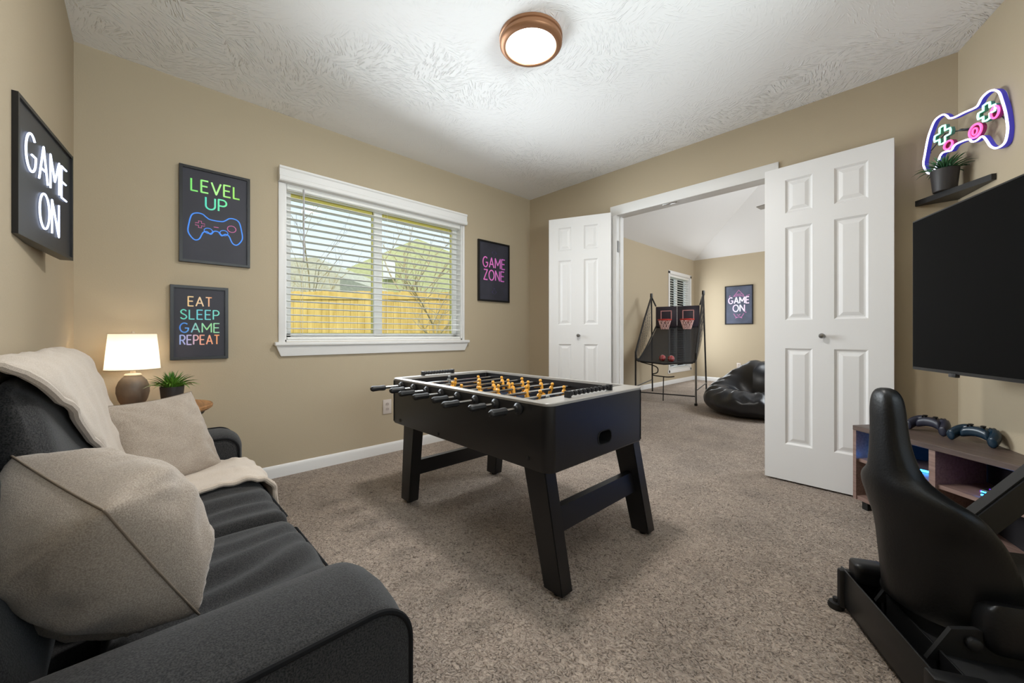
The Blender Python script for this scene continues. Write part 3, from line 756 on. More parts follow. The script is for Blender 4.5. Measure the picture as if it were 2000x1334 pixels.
def back_cushion(x0, x1, sd, yc=-3.245, hy=.052):
    bm = BM(); tilt = .23
    def fn(p, u):
        p = p.copy(); fr_ = max(0, u.y); e = (1-u.x**4)*(1-u.z**4)
        p.y += .012*fr_*e + .006*nz(p, 7, sd)*fr_
        zz = p.z-.62; p.y -= zz*tilt*(u.y+1)/2
        p.z += .008*nz(p, 5, sd+4)*max(0, u.z)
        return p
    rbox(bm, ((x0+x1)/2, yc, .645), ((x1-x0)/2-.003, hy, .225), hy-.002, (28, 8, 24), fn)
    return obj('back_cushion', bm, DGREY, SF, world=True, smooth=80)
back_cushion(AI0+.002, 1.93, 1); back_cushion(1.93, AI1-.002, 5, -3.292, .040)
def arm(x0, x1, outer):
    def prof(ins):
        r = .060-ins*.5; yb, yf, zt, zb = -3.335+ins, -2.812-ins, .557-ins, .085+ins
        pts = [(yb, zb), (yb, (zb+zt)/2), (yb, zt-.02), (yb+.012, zt-.004), (yb+.03, zt)]
        for k in range(1, 8): pts.append((yb+.03+(yf-r-yb-.03)*k/8, zt))
        for k in range(11): a = PI/2*k/10; pts.append((yf-r+r*math.sin(a), zt-r+r*math.cos(a)))
        return pts+[(yf, (zb+zt)/2), (yf, zb)]
    soft = [(0, .030), (.004, .018), (.012, .008), (.026, .001), (.05, -.004), ((x1-x0)*.5, -.007), (x1-x0-.05, -.004), (x1-x0-.02, .0), (x1-x0-.006, .0015), (x1-x0, .006)]
    if outer < 0: soft = [(x1-x0-a, b) for a, b in reversed(soft)]
    bm = BM(); loft(bm, [[Vector((x0+a, y, z)) for y, z in prof(b)] for a, b in soft])
    o = obj('armrest', bm, DGREY, SF, world=True, smooth=55)
    for xo in ((x1-.002, x0+.004) if outer > 0 else (x0+.002, x1-.004))[:1 if outer > 0 else 2]:
        bm = BM(); tube(bm, [(xo, y, z) for y, z in prof(.0015 if abs(xo-(x1 if outer > 0 else x0)) < .01 else .012)[2:]], .0042, 7); obj('piping', bm, PIPING, o, world=True)
    return o
arm(SX0, AI0, -1); arm(AI1, SX1, 1)
for x in (SX0+.06, SX1-.06):
    for y in (-3.29, -2.87):
        bm = BM(); lathe(bm, [(.016, 0), (.026, .095)], 14, (x, y, 0)); obj('leg', bm, mat('dark_wood_leg', (40, 30, 26), rough=.5), SF, world=True)

# ------------------------------------------------------------------ pillows
def pillow(name, corners_tl_bl_br, size, thick, label, seed, wrk=1.0):
    TLc, BLc, BRc = [Vector(c) for c in corners_tl_bl_br]
    U = (BRc-BLc).normalized(); V0 = (TLc-BLc); Vv = (V0-U*V0.dot(U)).normalized(); Nn = U.cross(Vv)
    ctr = (TLc+BRc)/2
    t = empty(name, ctr, 0, label, 'pillow')
    a = size/2; n = 44; bm = BM()
    def surf(i, j, s):
        u = 2*i/n-1; v = 2*j/n-1
        pin = .075
        x = a*u*(1-pin*(1-v*v)*abs(u)**1.5); y = a*v*(1-pin*(1-u*u)*abs(v)**1.5)
        prof = ((1-abs(u)**2.6)*(1-abs(v)**2.6))
        z = thick/2*(max(prof, 0)**.52)
        edge = max(abs(u), abs(v))
        pp = Vector((u*2.2, v*2.2, s*1.3+seed))
        z += wrk*thick*.075*noise.noise(pp*1.25)*min(1, (1-edge)*5)
        # pull wrinkles fanning from corners and along the edges
        rr = math.hypot(1-abs(u), 1-abs(v)); an = math.atan2(1-abs(v), 1-abs(u))
        z += wrk*thick*.05*math.sin(an*15+seed)*math.exp(-rr*2.4)*min(1, rr*3)*min(1, (1-edge)*5)
        z += wrk*thick*.018*math.sin(v*24+4*noise.noise(pp)+seed)*math.exp(-(1-abs(u))*2.5)*min(1, (1-edge)*4)
        return ctr+(BRc-BLc)*(x/size)+(TLc-BLc)*(y/size)+Nn*(z*s)
    F = {}; Bk = {}
    for i in range(n+1):
        for j in range(n+1):
            e = i in (0, n) or j in (0, n)
            F[i, j] = bm.verts.new(surf(i, j, 1)); Bk[i, j] = F[i, j] if e else bm.verts.new(surf(i, j, -1))
    for i in range(n):
        for j in range(n):
            bm.faces.new((F[i, j], F[i+1, j], F[i+1, j+1], F[i, j+1])); bm.faces.new((Bk[i, j], Bk[i, j+1], Bk[i+1, j+1], Bk[i+1, j]))
    rim = [F[i, 0].co.copy() for i in range(n)]+[F[n, j].co.copy() for j in range(n)]+[F[i, n].co.copy() for i in range(n, 0, -1)]+[F[0, j].co.copy() for j in range(n, 0, -1)]
    obj('cover', bm, LINEN, t, world=True, smooth=80)
    bm = BM(); tube(bm, rim, .0018, 6, True); obj('seam', bm, mat('linen_seam', (128, 114, 99), rough=.9), t, world=True, smooth=80)
    return t
pillow('throw_pillow', ((1.22, -3.215, .73), (1.335, -3.13, .445), (1.112, -2.88, .445)), .34, .12, 'flat beige linen pillow leaning at the far end of the sofa on the throw', 2.0)
pillow('throw_pillow', ((1.925, -3.262, .752), (2.225, -3.142, .722), (2.135, -3.038, .488)), .30, .235, 'plump beige linen pillow nearest the camera beside the near arm of the sofa', 7.0, .8)

# ------------------------------------------------------------------ throw blanket
TB = empty('throw_blanket', (1.25, -3.1, .45), 0, 'cream knitted throw draped over the sofa back and seat', 'blanket')
path = [(-3.330, .66), (-3.330, .78), (-3.326, .865), (-3.305, .890), (-3.275, .893), (-3.242, .872), (-3.215, .80), (-3.190, .70), (-3.165, .60), (-3.140, .52), (-3.10, .468), (-2.99, .452), (-2.90, .452), (-2.83, .448), (-2.792, .432), (-2.776, .395), (-2.774, .33)]
x1s = [1.95, 1.97, 2.0, 2.0, 1.98, 1.92, 1.80, 1.66, 1.56, 1.50, 1.46, 1.42, 1.40, 1.40, 1.40, 1.40, 1.39]
cen = spline([(x1s[i], path[i][0], path[i][1]) for i in range(len(path))], 6)
bm = BM(); rows_ = []; nx = 30
for k, c in enumerate(cen):
    tt = cen[min(k+1, len(cen)-1)]-cen[max(0, k-1)]; tv = Vector((0, tt.y, tt.z)).normalized(); nn = Vector((0, -tv.z, tv.y))*-1
    nn = Vector((0, tv.z, -tv.y)) if False else Vector((0, -tv.z, tv.y))
    nn = -nn if nn.dot(Vector((0, .6, .8))) < 0 and k > 12 else nn
    rows_.append((c, nn))
def bl(k, i, off):
    c, nn = rows_[k]; u = i/nx; x = 1.10+(c.x-1.10)*u
    f = .006*math.sin(x*38+k*.06)+.007*nz((x, k*.05, 0), 7, 4)
    f *= min(1, k/10)
    return Vector((x+.006*nz((k*.08, u, 0), 6, 3), c.y, c.z))+Vector((0, .55, .83))*(0)+nn*(max(0.0, f)+off)
G1 = [[bm.verts.new(bl(k, i, .004+.010*(1 if i < nx else .2))) for i in range(nx+1)] for k in range(len(cen))]
G0 = [[bm.verts.new(bl(k, i, -.002)) for i in range(nx+1)] for k in range(len(cen))]
for k in range(len(cen)-1):
    for i in range(nx):
        bm.faces.new((G1[k][i], G1[k+1][i], G1[k+1][i+1], G1[k][i+1])); bm.faces.new((G0[k][i], G0[k][i+1], G0[k+1][i+1], G0[k+1][i]))
    for i in (0, nx): bm.faces.new((G1[k][i], G0[k][i], G0[k+1][i], G1[k+1][i]))
for k in (0, len(cen)-1):
    for i in range(nx): bm.faces.new((G1[k][i], G1[k][i+1], G0[k][i+1], G0[k][i]))
hem = [G1[k][nx].co.copy() for k in range(len(cen))]
obj('cloth', bm, KNIT, TB, world=True, smooth=80)
bm = BM(); tube(bm, hem, .008, 8); obj('hem', bm, KNIT, TB, world=True)

# ------------------------------------------------------------------ side table, lamp, plant
TZ = .585; TC = Vector((.285, -3.06, 0))
ST = empty('side_table', TC, 0, 'small round wooden side table in the corner behind the sofa', 'side table')
bm = BM(); lathe(bm, [(.0, TZ-.028), (.225, TZ-.028), (.237, TZ-.018), (.239, TZ-.006), (.235, TZ), (0, TZ)], 48); obj('tabletop', bm, WOODT, ST)
bm = BM(); lathe(bm, [(.0, TZ-.03), (.21, TZ-.03), (.20, TZ-.05), (.05, TZ-.075), (0, TZ-.075)], 36); obj('apron', bm, BLACKM, ST)
for k in range(3):
    an = 2*PI*k/3+.5; bm = BM(); tube(bm, [(.09*math.cos(an), .09*math.sin(an), TZ-.06), (.20*math.cos(an), .20*math.sin(an), 0.0)], [.016, .012], 10); obj('leg', bm, BLACKM, ST)
LP = empty('table_lamp', (.165, -3.136, TZ), 0, 'lit table lamp with cream drum shade and round grey ceramic base', 'lamp')
bm = BM(); lathe(bm, [(0, 0), (.038, 0), (.043, .006), (.056, .035), (.064, .07), (.063, .10), (.054, .128), (.041, .147), (.031, .156), (.0, .158)], 40); obj('base', bm, CERAM, LP)
bm = BM(); lathe(bm, [(.0, .154), (.033, .154), (.035, .160), (.030, .166), (.012, .168), (.009, .186), (.009, .20), (0, .20)], 28); obj('collar', bm, CERAMT, LP)
def mat_shade():
    m = bpy.data.materials.new('cream_lamp_shade_cloth'); m.use_nodes = True; n = m.node_tree.nodes; L = m.node_tree.links
    for x in list(n): n.remove(x)
    o = n.new('ShaderNodeOutputMaterial'); d = n.new('ShaderNodeBsdfDiffuse'); t = n.new('ShaderNodeBsdfTranslucent'); mx = n.new('ShaderNodeMixShader'); mx.inputs[0].default_value = .62
    d.inputs[0].default_value = (*lin((246, 240, 230)), 1); t.inputs[0].default_value = (*lin((250, 242, 228)), 1)
    L.new(d.outputs[0], mx.inputs[1]); L.new(t.outputs[0], mx.inputs[2]); L.new(mx.outputs[0], o.inputs[0]); return m
bm = BM(); lathe(bm, [(.106, .190), (.091, .372)], 48, cap=False); obj('shade', bm, mat_shade(), LP)
bm = BM()
for r, z in ((.106, .190),): tube(bm, [(r*math.cos(2*PI*k/48), r*math.sin(2*PI*k/48), z) for k in range(48)], .0022, 6, True)
obj('shade_rim', bm, CERAMT, LP); bm = BM()
for r, z in ((.091, .372),): tube(bm, [(r*math.cos(2*PI*k/48), r*math.sin(2*PI*k/48), z) for k in range(48)], .0022, 6, True)
tube(bm, [(-.091, 0, .368), (.091, 0, .368)], .0018, 6); tube(bm, [(0, -.091, .368), (0, .091, .368)], .0018, 6)
obj('shade_rim', bm, CERAMT, LP)
bm = BM(); lathe(bm, [(0, .36), (.006, .362), (.009, .375), (.004, .384), (0, .385)], 14); obj('finial', bm, CERAMT, LP)
bm = BM(); lathe(bm, [(0, .20), (.010, .205), (.012, .225), (.024, .255), (.022, .285), (.012, .30), (0, .302)], 20); obj('bulb', bm, mat('warm_bulb', (255, 226, 180), emit=(255, 240, 218), estr=30.0), LP)
def spiky_plant(loc, pr, ph, n, L, label, lm, seed, flat=1.0):
    t = empty('potted_plant', loc, 0, label, 'plant'); rnd = random.Random(seed)
    bm = BM(); lathe(bm, [(0, 0), (pr*.80, 0), (pr*.83, .004), (pr, ph-.004), (pr, ph), (pr*.92, ph), (pr*.90, ph-.014), (0, ph-.014)], 36); obj('pot', bm, POTG, t)
    bm = BM(); lathe(bm, [(0, ph-.02), (pr*.895, ph-.02), (pr*.895, ph-.010), (0, ph-.006)], 24); obj('soil', bm, SOIL, t)
    bm = BM()
    for k in range(n):
        az = 2*PI*(k*0.618034 % 1)+rnd.uniform(-.2, .2); q = (k+.5)/n
        el = math.radians(86-56*q**.9+rnd.uniform(-8, 8)); ln = L*rnd.uniform(.75, 1.1)*(.9+.15*q)
        d = Vector((math.cos(az), math.sin(az), 0)); r0 = pr*.55*q*rnd.uniform(.4, 1)
        s = Vector((-d.y, d.x, 0)); wmax = L*.070*rnd.uniform(.8, 1.2); prev = None; K = 6
        for i in range(K+1):
            u = i/K; e = el-u*u*math.radians(30)*q
            c = d*(r0+ln*math.cos(e)*u)+Vector((0, 0, ph-.012+ln*math.sin(e)*u))
            wd = wmax*(.55+1.2*u)*(1-u)**.75 if u < 1 else .0004
            wd = max(wd, .0005)
            up = Vector((0, 0, 1))*math.cos(e)-d*math.sin(e)
            row = [bm.verts.new(c-s*wd+up*wd*.5), bm.verts.new(c-up*wd*.12), bm.verts.new(c+s*wd+up*wd*.5), bm.verts.new(c+up*wd*.18)]
            if prev:
                for a in range(4): bm.faces.new((prev[a], prev[(a+1) % 4], row[(a+1) % 4], row[a]))
            else: bm.faces.new(row)
            prev = row
        bm.faces.new(prev)
    obj('foliage', bm, lm, t, smooth=60)
    return t
spiky_plant((.298, -2.99, TZ), .049, .10, 95, .098, 'spiky green plant in a dark pot on the side table by the lamp', LEAF, 4)

# ------------------------------------------------------------------ foosball table
FT = empty('foosball_table', (1.42, -1.68, 0), 0, 'black foosball table with angled legs in the middle of the carpet', 'foosball table')
FX0, FX1, FY0, FY1, FB, FTOP = .805, 2.03, -2.033, -1.324, .436, .698
def rrect(x0, x1, y0, y1, r, n=6):
    out = []
    for cx, cy, a0 in ((x1-r, y1-r, 0), (x0+r, y1-r, 90), (x0+r, y0+r, 180), (x1-r, y0+r, 270)):
        for k in range(n+1):
            a = math.radians(a0+90*k/n); out.append((cx+r*math.cos(a), cy+r*math.sin(a)))
    return out
def rring(z, ins, r): return [Vector((p[0], p[1], z)) for p in rrect(FX0+ins, FX1-ins, FY0+ins, FY1-ins, r)]
IX0, IX1, IY0, IY1 = FX0+.058, FX1-.095, FY0+.030, FY1-.030
inn = lambda z: [Vector((p[0], p[1], z)) for p in rrect(IX0, IX1, IY0, IY1, .006)]
bm = BM(); loft(bm, [rring(FB, .003, .036), rring(FB+.006, 0, .039), rring(FTOP-.012, 0, .039), rring(FTOP-.012, .002, .037)], cap=False)
loft(bm, [inn(FTOP-.012), inn(.575)], cap=False); loft(bm, [rring(FB, .003, .036), inn(FB)], cap=False)
for fc in [f for f in bm.faces if abs(f.calc_center_median().x-FX1) < 1e-4 and f.calc_area() > .05]: bmesh.ops.delete(bm, geom=[fc], context='FACES_ONLY')
def stad(x, sc, n=8):
    out = []; hw, hh = .050*sc, .028*sc; r = min(hw, hh)*.9
    for cy, cz, a0 in ((hw-r, hh-r, 0), (-hw+r, hh-r, 90), (-hw+r, -hh+r, 180), (hw-r, -hh+r, 270)):
        for k in range(n+1):
            a = math.radians(a0+90*k/n); out.append(Vector((x, -1.667+cy+r*math.cos(a), .5125+cz+r*math.sin(a))))
    return out
hole = [bm.verts.new(p) for p in stad(FX1, 1.0)]
yA, yB = FY0+.039, FY1-.039
rc = [bm.verts.new((FX1, y, z)) for y, z in ((yA, FB+.006), (yB, FB+.006), (yB, FTOP-.012), (yA, FTOP-.012))]
bmesh.ops.triangle_fill(bm, use_beauty=True, edges=[bm.edges.new((hole[i], hole[(i+1) % len(hole)])) for i in range(len(hole))]+[bm.edges.new((rc[i], rc[(i+1) % 4])) for i in range(4)])
obj('cabinet', bm, BLACKW, FT, world=True, smooth=40)
bm = BM(); loft(bm, [rring(FTOP-.012, .001, .038), rring(FTOP-.003, .0, .039), rring(FTOP, .004, .035), inn(FTOP), inn(FTOP-.012)], cap=False, close_path=True)
obj('top_rim', bm, mat('grey_rim_laminate', (150, 146, 140), rough=.3), FT, world=True, smooth=30, label='grey laminate top rim')
bm = BM(); box(bm, IX0-.002, IX1+.002, IY0-.002, IY1+.002, .560, .572); obj('playfield', bm, mat('dark_blue_playfield', (24, 34, 52), rough=.35), FT, world=True, smooth=0)
bm = BM()
for (x, y) in ((FX0-.001, FY0), (FX0-.001, FY1), (FX1-.001, FY1)):
    pass
box(bm, FX0+.024, FX0+.030, FY0-.0012, FY0+.002, FB+.01, FTOP-.014); obj('seam_strip', bm, mat('seam_black', (8, 8, 8), rough=.6), FT, world=True, smooth=0)
bm = BM(); box(bm, FX1-.001, FX1+.0012, FY1-.034, FY1-.028, FB+.01, FTOP-.014)
obj('seam_strip', bm, mat('seam_black', (8, 8, 8), rough=.6), FT, world=True, smooth=0)
# ball return in the right end
bm = BM()
loft(bm, [stad(FX1-.004, 1.08), stad(FX1+.002, 1.08), stad(FX1+.002, .96), stad(FX1-.055, .92)], cap=False)
bm.faces.new([bm.verts.new(p) for p in stad(FX1-.055, .92)])
gb = obj('ball_return', bm, mat('deep_black_cup', (5, 5, 5), rough=.6), FT, world=True)
# legs
def leg(xt, xb, y0, y1):
    bm = BM(); wx = .055
    def ring(x, z): return [Vector((x-wx, y0, z)), Vector((x+wx, y0, z)), Vector((x+wx, y1, z)), Vector((x-wx, y1, z))]
    wx = .056; top = ring(xt, FB+.02); wx = .044; bot = ring(xb, .014)
    loft(bm, [bot, top]); bmesh.ops.bevel(bm, geom=bm.edges[:], offset=.003, segments=2, affect='EDGES')
    o = obj('leg', bm, BLACKW, FT, world=True, smooth=30)
    bm = BM(); lathe(bm, [(.018, 0), (.018, .010), (.01, .013), (.01, .016)], 16, (xb, (y0+y1)/2, 0)); obj('leveler', bm, BLACKP, o, world=True)
LY = (FY0+.004, FY0+.066, FY1-.066, FY1-.004)
for (xt, xb) in ((1.948, 2.045), (1.0, .955)):
    leg(xt, xb, LY[0]-.0, LY[1]); leg(xt, xb, LY[2], LY[3])
def stretcher(x, lean, z0, z1):
    bm = BM(); a = [Vector((x-.016+lean*(z-.25), y, z)) for (y, z) in ((LY[1]-.01, z0), (LY[2]+.01, z0), (LY[2]+.01, z1), (LY[1]-.01, z1))]
    loft(bm, [a, [p+Vector((.032, 0, 0)) for p in a]]); obj('stretcher', bm, BLACKW, FT, world=True, smooth=20)
stretcher(1.995, -.25, .200, .285); stretcher(.975, .10, .150, .235)
bm = BM()
for (x, z) in ((.905, .46), (1.30, .455), (1.925, .475)):
    bm = BM(); lathe(bm, [(0, 0), (.009, 0), (.009, .002), (.005, .003), (0, .003)], 12)
    for v in bm.verts: v.co = Vector((x+v.co.x, FY0-.0005-v.co.z, z+v.co.y))
    obj('bolt_cap', bm, BLACKM, FT, world=True)
# rods
ORANGE = mat('amber_player', (226, 158, 48), rough=.4); DKPL = mat('grey_player', (120, 122, 120), rough=.4)
def figure():
    bm = BM()
    lathe(bm, [(0, .038), (.006, .037), (.0085, .032), (.0085, .027), (.006, .022), (.004, .020), (.010, .016), (.0125, .008), (.011, -.010), (.010, -.022), (.009, -.048), (0, -.048)], 10)
    for v in bm.verts: v.co.y *= 1.0; v.co.x *= .8 if v.co.z < .02 else 1
    box(bm, -.014, .012, -.008, .008, -.062, -.046, .002)
    me = bpy.data.meshes.new('player_figure'); bmesh.ops.recalc_face_normals(bm, faces=bm.faces[:]); bm.to_mesh(me); bm.free(); me.shade_smooth()
    return me
FA = figure(); FA.materials.append(ORANGE); FBm = FA.copy(); FBm.materials.clear(); FBm.materials.append(DKPL)
RZ = .660; rodx = [.929+.1348*k for k in range(8)]
nper = [1, 2, 3, 5, 5, 3, 2, 3]
bmh = BM(); lathe(bmh, [(0, 0), (.011, .001), (.0145, .005), (.015, .015), (.0135, .035), (.015, .062), (.0155, .073), (.012, .080), (.008, .084), (0, .084)], 8)
bmh.transform(Matrix.Rotation(PI/2, 4, 'X'))
hm = bpy.data.meshes.new('handle'); bmesh.ops.recalc_face_normals(bmh, faces=bmh.faces[:]); bmh.to_mesh(hm); bmh.free(); hm.materials.append(RUBBER); hm.shade_smooth(); hm.set_sharp_from_angle(angle=.6)
bmb = BM(); lathe(bmb, [(.024, 0), (.024, .006), (.017, .012), (.014, .014), (.0135, .022), (.0085, .022)], 20, cap=True); bmb.transform(Matrix.Rotation(PI/2, 4, 'X'))
brm = bpy.data.meshes.new('bearing'); bmesh.ops.recalc_face_normals(bmb, faces=bmb.faces[:]); bmb.to_mesh(brm); bmb.free(); brm.materials.append(BLACKP); brm.shade_smooth(); brm.set_sharp_from_angle(angle=.6)
bmr = BM(); tube(bmr, [(0, -.46, 0), (0, .355+.06, 0)], .0075, 10)
rm = bpy.data.meshes.new('player_rod'); bmesh.ops.recalc_face_normals(bmr, faces=bmr.faces[:]); bmr.to_mesh(rm); bmr.free(); rm.materials.append(CHROME); rm.shade_smooth(); rm.set_sharp_from_angle(angle=.6)
rr = random.Random(5)
for k, x in enumerate(rodx):
    off = rr.uniform(-.03, .01)+(-.03 if k == 0 else 0)
    rod = bpy.data.objects.new('player_rod', rm); C.objects.link(rod); rod.parent = FT
    rod.location = (x-1.42, (FY0+FY1)/2+off+1.68, RZ)
    h_ = bpy.data.objects.new('handle', hm); C.objects.link(h_); h_.parent = rod; h_.location = (0, -.47, 0); h_.rotation_euler = (0, rr.uniform(0, 6), 0)
    h_.location = (0, -.47+.0, 0)
    h_.location.y = -.418
    for sgn in (-1, 1):
        bb = bpy.data.objects.new('bearing', brm); C.objects.link(bb); bb.parent = rod
        bb.location = (0, sgn*.3545-off, 0); bb.rotation_euler = (0, 0, 0 if sgn < 0 else PI)
    n_ = nper[k]
    for j in range(n_):
        f_ = bpy.data.objects.new('player_figure', FA if k in (1, 2, 3, 4, 5, 6) else FBm); C.objects.link(f_); f_.parent = rod
        f_.location = (0, (j-(n_-1)/2)*(.56/max(n_, 3)), 0); f_.rotation_euler = (0, rr.uniform(-.35, .35), 0)
    bm = BM(); lathe(bm, [(0, 0), (.012, 0), (.013, .01), (.010, .024), (0, .025)], 10); bm.transform(Matrix.Translation((0, .40, 0)) @ Matrix.Rotation(-PI/2, 4, 'X')); obj('rod_cap', bm, RUBBER, rod)
# score counters: a bar of beads on two posts on each end rim
def counter(x, y0, y1):
    z = FTOP; o = None
    for y in (y0, y1):
        bm = BM(); box(bm, x-.013, x+.013, y-.008, y+.008, z, z+.026, .002); q = obj('counter_post', bm, BLACKP, FT, world=True); o = o or q
    bm = BM(); tube(bm, [(x, y0, z+.015), (x, y1, z+.015)], .003, 6); obj('counter_rail', bm, STEEL, FT, world=True)
    bm = BM(); n_ = 10
    for k in range(n_):
        yy = y0+.018+(y1-y0-.036)*k/(n_-1); lathe(bm, [(0, -.011), (.009, -.010), (.0118, 0), (.009, .010), (0, .011)], 12)
        for v in bm.verts:
            if not v.tag: v.co = Vector((x+v.co.x, yy+v.co.z, z+.015+v.co.y)); v.tag = True
    obj('score_beads', bm, BLACKP, FT, world=True)
counter(FX1-.045, -1.865, -1.56); counter(FX0+.03, -1.84, -1.62)

# ------------------------------------------------------------------ media console in the corner
CO = Vector((2.713, -.248)); CE = Vector((.766, -.642)); cang = math.atan2(CE.y, CE.x)
MC = empty('media_console', (CO.x, CO.y, 0), cang, 'low grey-brown corner media console with open shelves under the television', 'media console')
Mi = wmat(MC).inverted()
def L2(x, y): v = Mi @ Vector((x, y, 0)); return (v.x, v.y)
topo = [(0, -.004), (.80, -.004), L2(3.372, -.735), L2(3.115, -.022), L2(2.90, -.022), L2(2.892, -.118), L2(2.80, -.128)]
bm = BM(); prism(bm, topo, .424, .45); bmesh.ops.bevel(bm, geom=[e for e in bm.edges], offset=.0025, segments=1, affect='EDGES'); obj('top', bm, WALNUT, MC, smooth=0)
inner = [(.0, .006), (.80, .006)]+topo[2:]
bm = BM(); prism(bm, [(p[0], p[1]+(.012 if i < 2 else 0)) for i, p in enumerate(inner)], .252, .270); obj('shelf', bm, PINKW, MC, smooth=0)
bm = BM(); prism(bm, [(p[0], p[1]) for p in inner], .045, .066); obj('bottom_panel', bm, PINKW, MC, smooth=0)
bm = BM(); prism(bm, [(0, 0), (.018, 0), (topo[6][0]+.02, topo[6][1]-.003), (topo[6][0], topo[6][1]-.003)], .045, .424); obj('side_panel', bm, PINKW, MC, smooth=0)
bm = BM(); box(bm, .366, .392, .004, .26, .066, .424); obj('divider', bm, PINKW, MC, smooth=0)
bm = BM(); 
bk = [topo[5], topo[4], topo[3]]
prism(bm, [(.09, .135), (.72, .135+.0), (.72, .15), (.09, .15)], .066, .424)
bm.free()
BACKP = mat('dark_console_back', (30, 28, 32), rough=.7)
bm = BM()
cc = Vector((.40, .12)); bkp = [Vector(topo[6])+Vector((.022, -.014)), Vector(topo[5])+Vector((.006, -.012)), Vector(topo[4])+Vector((.012, -.012)), Vector(topo[3])+Vector((0, -.02)), Vector(topo[2])+Vector((-.03, -.02))]
for a, b in zip(bkp, bkp[1:]):
    nn = Vector((-(b-a).y, (b-a).x)).normalized()*.008; prism(bm, [a, b, b+nn, a+nn], .066, .424)
obj('back_panel', bm, BACKP, MC, smooth=0)
for (x, y) in ((.05, .03), (.40, .03), (.75, .03), (.40, .22)):
    bm = BM(); box(bm, x-.015, x+.015, y-.012, y+.018, 0, .046); obj('foot', bm, BLACKM, MC, smooth=0)
bm = BM(); tube(bm, [(.05, .06, .279), (.20, .10, .279), (.35, .16, .279)], .005, 8)
LEDB = mat('blue_led_strip', (60, 160, 230), emit=(30, 140, 255), estr=18.0)
obj('led_strip', bm, LEDB, MC, label='glowing blue light strip in the left cubby')
# glowing console unit on the shelf
g0 = MC.location.to_2d()+CE.normalized()*.60+Vector((-CE.y, CE.x)).normalized()*.11
GC = empty('game_console', (g0.x, g0.y, .2705), cang+.25, 'small dark game console with glowing blue and violet edges on the media shelf', 'game console')
bm = BM(); box(bm, -.085, .085, -.055, .055, .004, .034, .006); obj('case', bm, BLACKP, GC)
bm = BM(); box(bm, -.083, .083, -.058, -.0545, .008, .014); box(bm, -.083, .02, -.058, -.0545, .022, .026); obj('blue_edge_light', bm, LEDB, GC, smooth=0)
bm = BM(); box(bm, -.0880, -.0845, -.05, .05, .018, .026); box(bm, -.07, .04, -.03, -.024, .0341, .0352); box(bm, -.05, .06, .0, .005, .0341, .0352); obj('violet_edge_light', bm, mat('violet_led', (120, 50, 220), emit=(110, 30, 255), estr=1.6), GC, smooth=0)
bm = BM(); 
for x in (-.07, .07):
    for y in (-.04, .04): box(bm, x-.008, x+.008, y-.008, y+.008, 0, .005)
obj('feet', bm, RUBBER, GC, smooth=0)

# game controllers standing on the console
def controller(loc, ang, label, body):
    t = empty('game_controller', loc, ang, label, 'game controller')
    bm = BM()
    def fn(p, u): p = p.copy(); p.z -= .012*(u.x*u.x); p.y += .006*u.x*u.x*(-1); return p
    rbox(bm, (0, .004, .037), (.054, .027, .0165), .014, (12, 8, 6), fn)
    for s in (-1, 1):
        P_ = spline([(s*.040, .008, .038), (s*.057, .002, .035), (s*.069, -.016, .027), (s*.074, -.034, .017), (s*.075, -.044, .0145)], 4)
        K = len(P_); tube(bm, P_, [(.0185-.002*abs(i/(K-1)-.4))*(1 if i < K-2 else (.85 if i == K-2 else .5)) for i in range(K)], 14)
    obj('body', bm, body, t, smooth=80)
    for (x, y) in ((-.022, -.006), (.022, -.006)):
        bm = BM(); lathe(bm, [(.0, .044), (.007, .044), (.006, .054), (.009, .056), (.0095, .059), (.006, .060), (0, .0595)], 14, (x, y, 0)); obj('thumbstick', bm, BLACKP, t)
    bm = BM(); box(bm, -.051, -.035, .008, .0125, .040, .0535, .001); box(bm, -.0455, -.0405, .002, .0185, .040, .0535, .001); obj('direction_pad', bm, BLACKP, t)
    bm = BM()
    for (dx, dy) in ((0, .008), (.008, 0), (0, -.008), (-.008, 0)): lathe(bm, [(.004, .038), (.004, .0535), (.0025, .055), (0, .055)], 10, (.043+dx, .010+dy, 0))
    obj('face_buttons', bm, BLACKP, t)
    for s in (-1, 1):
        bm = BM(); rbox(bm, (s*.040, .027, .041), (.014, .008, .008), .006, (6, 4, 4)); obj('shoulder_button', bm, BLACKP, t)
    return t
def mv(o, d): o.location = o.location+d
CB1 = mat('dark_slate_controller', (34, 35, 50), rough=.38); CB2 = mat('dark_teal_controller', (18, 42, 58), rough=.25)
ct1 = controller((3.010, -.183, .453), cang+.12, 'dark grey game controller on the console, nearer the door', CB1)
ct2 = controller((3.154, -.320, .453), cang+.10, 'glossy dark teal game controller on the console, nearer the television', CB2)

for c_ in (ct1, ct2): c_.scale = (.96, 1.1, 1.4)

# ------------------------------------------------------------------ television
TU = Vector((.442, -.897)).normalized(); tang = math.atan2(TU.y, TU.x)
TV = empty('television', (2.943, -.412, .785), tang, 'large black flat television on the corner wall above the console', 'television')
TW, TH = 1.25, .713
bm = BM(); box(bm, 0, TW, 0, .03, 0, TH, .004); box(bm, .2, TW-.2, .028, .06, .08, TH-.16, .01); obj('housing', bm, mat('black_tv_plastic', (14, 14, 15), rough=.45), TV)
bm = BM(); box(bm, .008, TW-.008, -.0012, .002, .014, TH-.008); obj('screen', bm, mat('dark_tv_screen', (8, 8, 8), rough=.5, spec=.04), TV, smooth=0)
bm = BM(); box(bm, .25, .29, -.004, .012, -.012, .004, .002); obj('sensor_tab', bm, mat('grey_sensor', (40, 40, 42), rough=.3), TV)
bm = BM()
ctr = wmat(TV) @ Vector((TW/2, .05, TH/2)); wy = ctr.y+.12; wp = Vector((wallR(wy)-.004, wy, ctr.z))
tube(bm, [ctr, wp], .022, 10); bm2 = bm
obj('wall_arm', bm, BLACKM, TV, world=True)
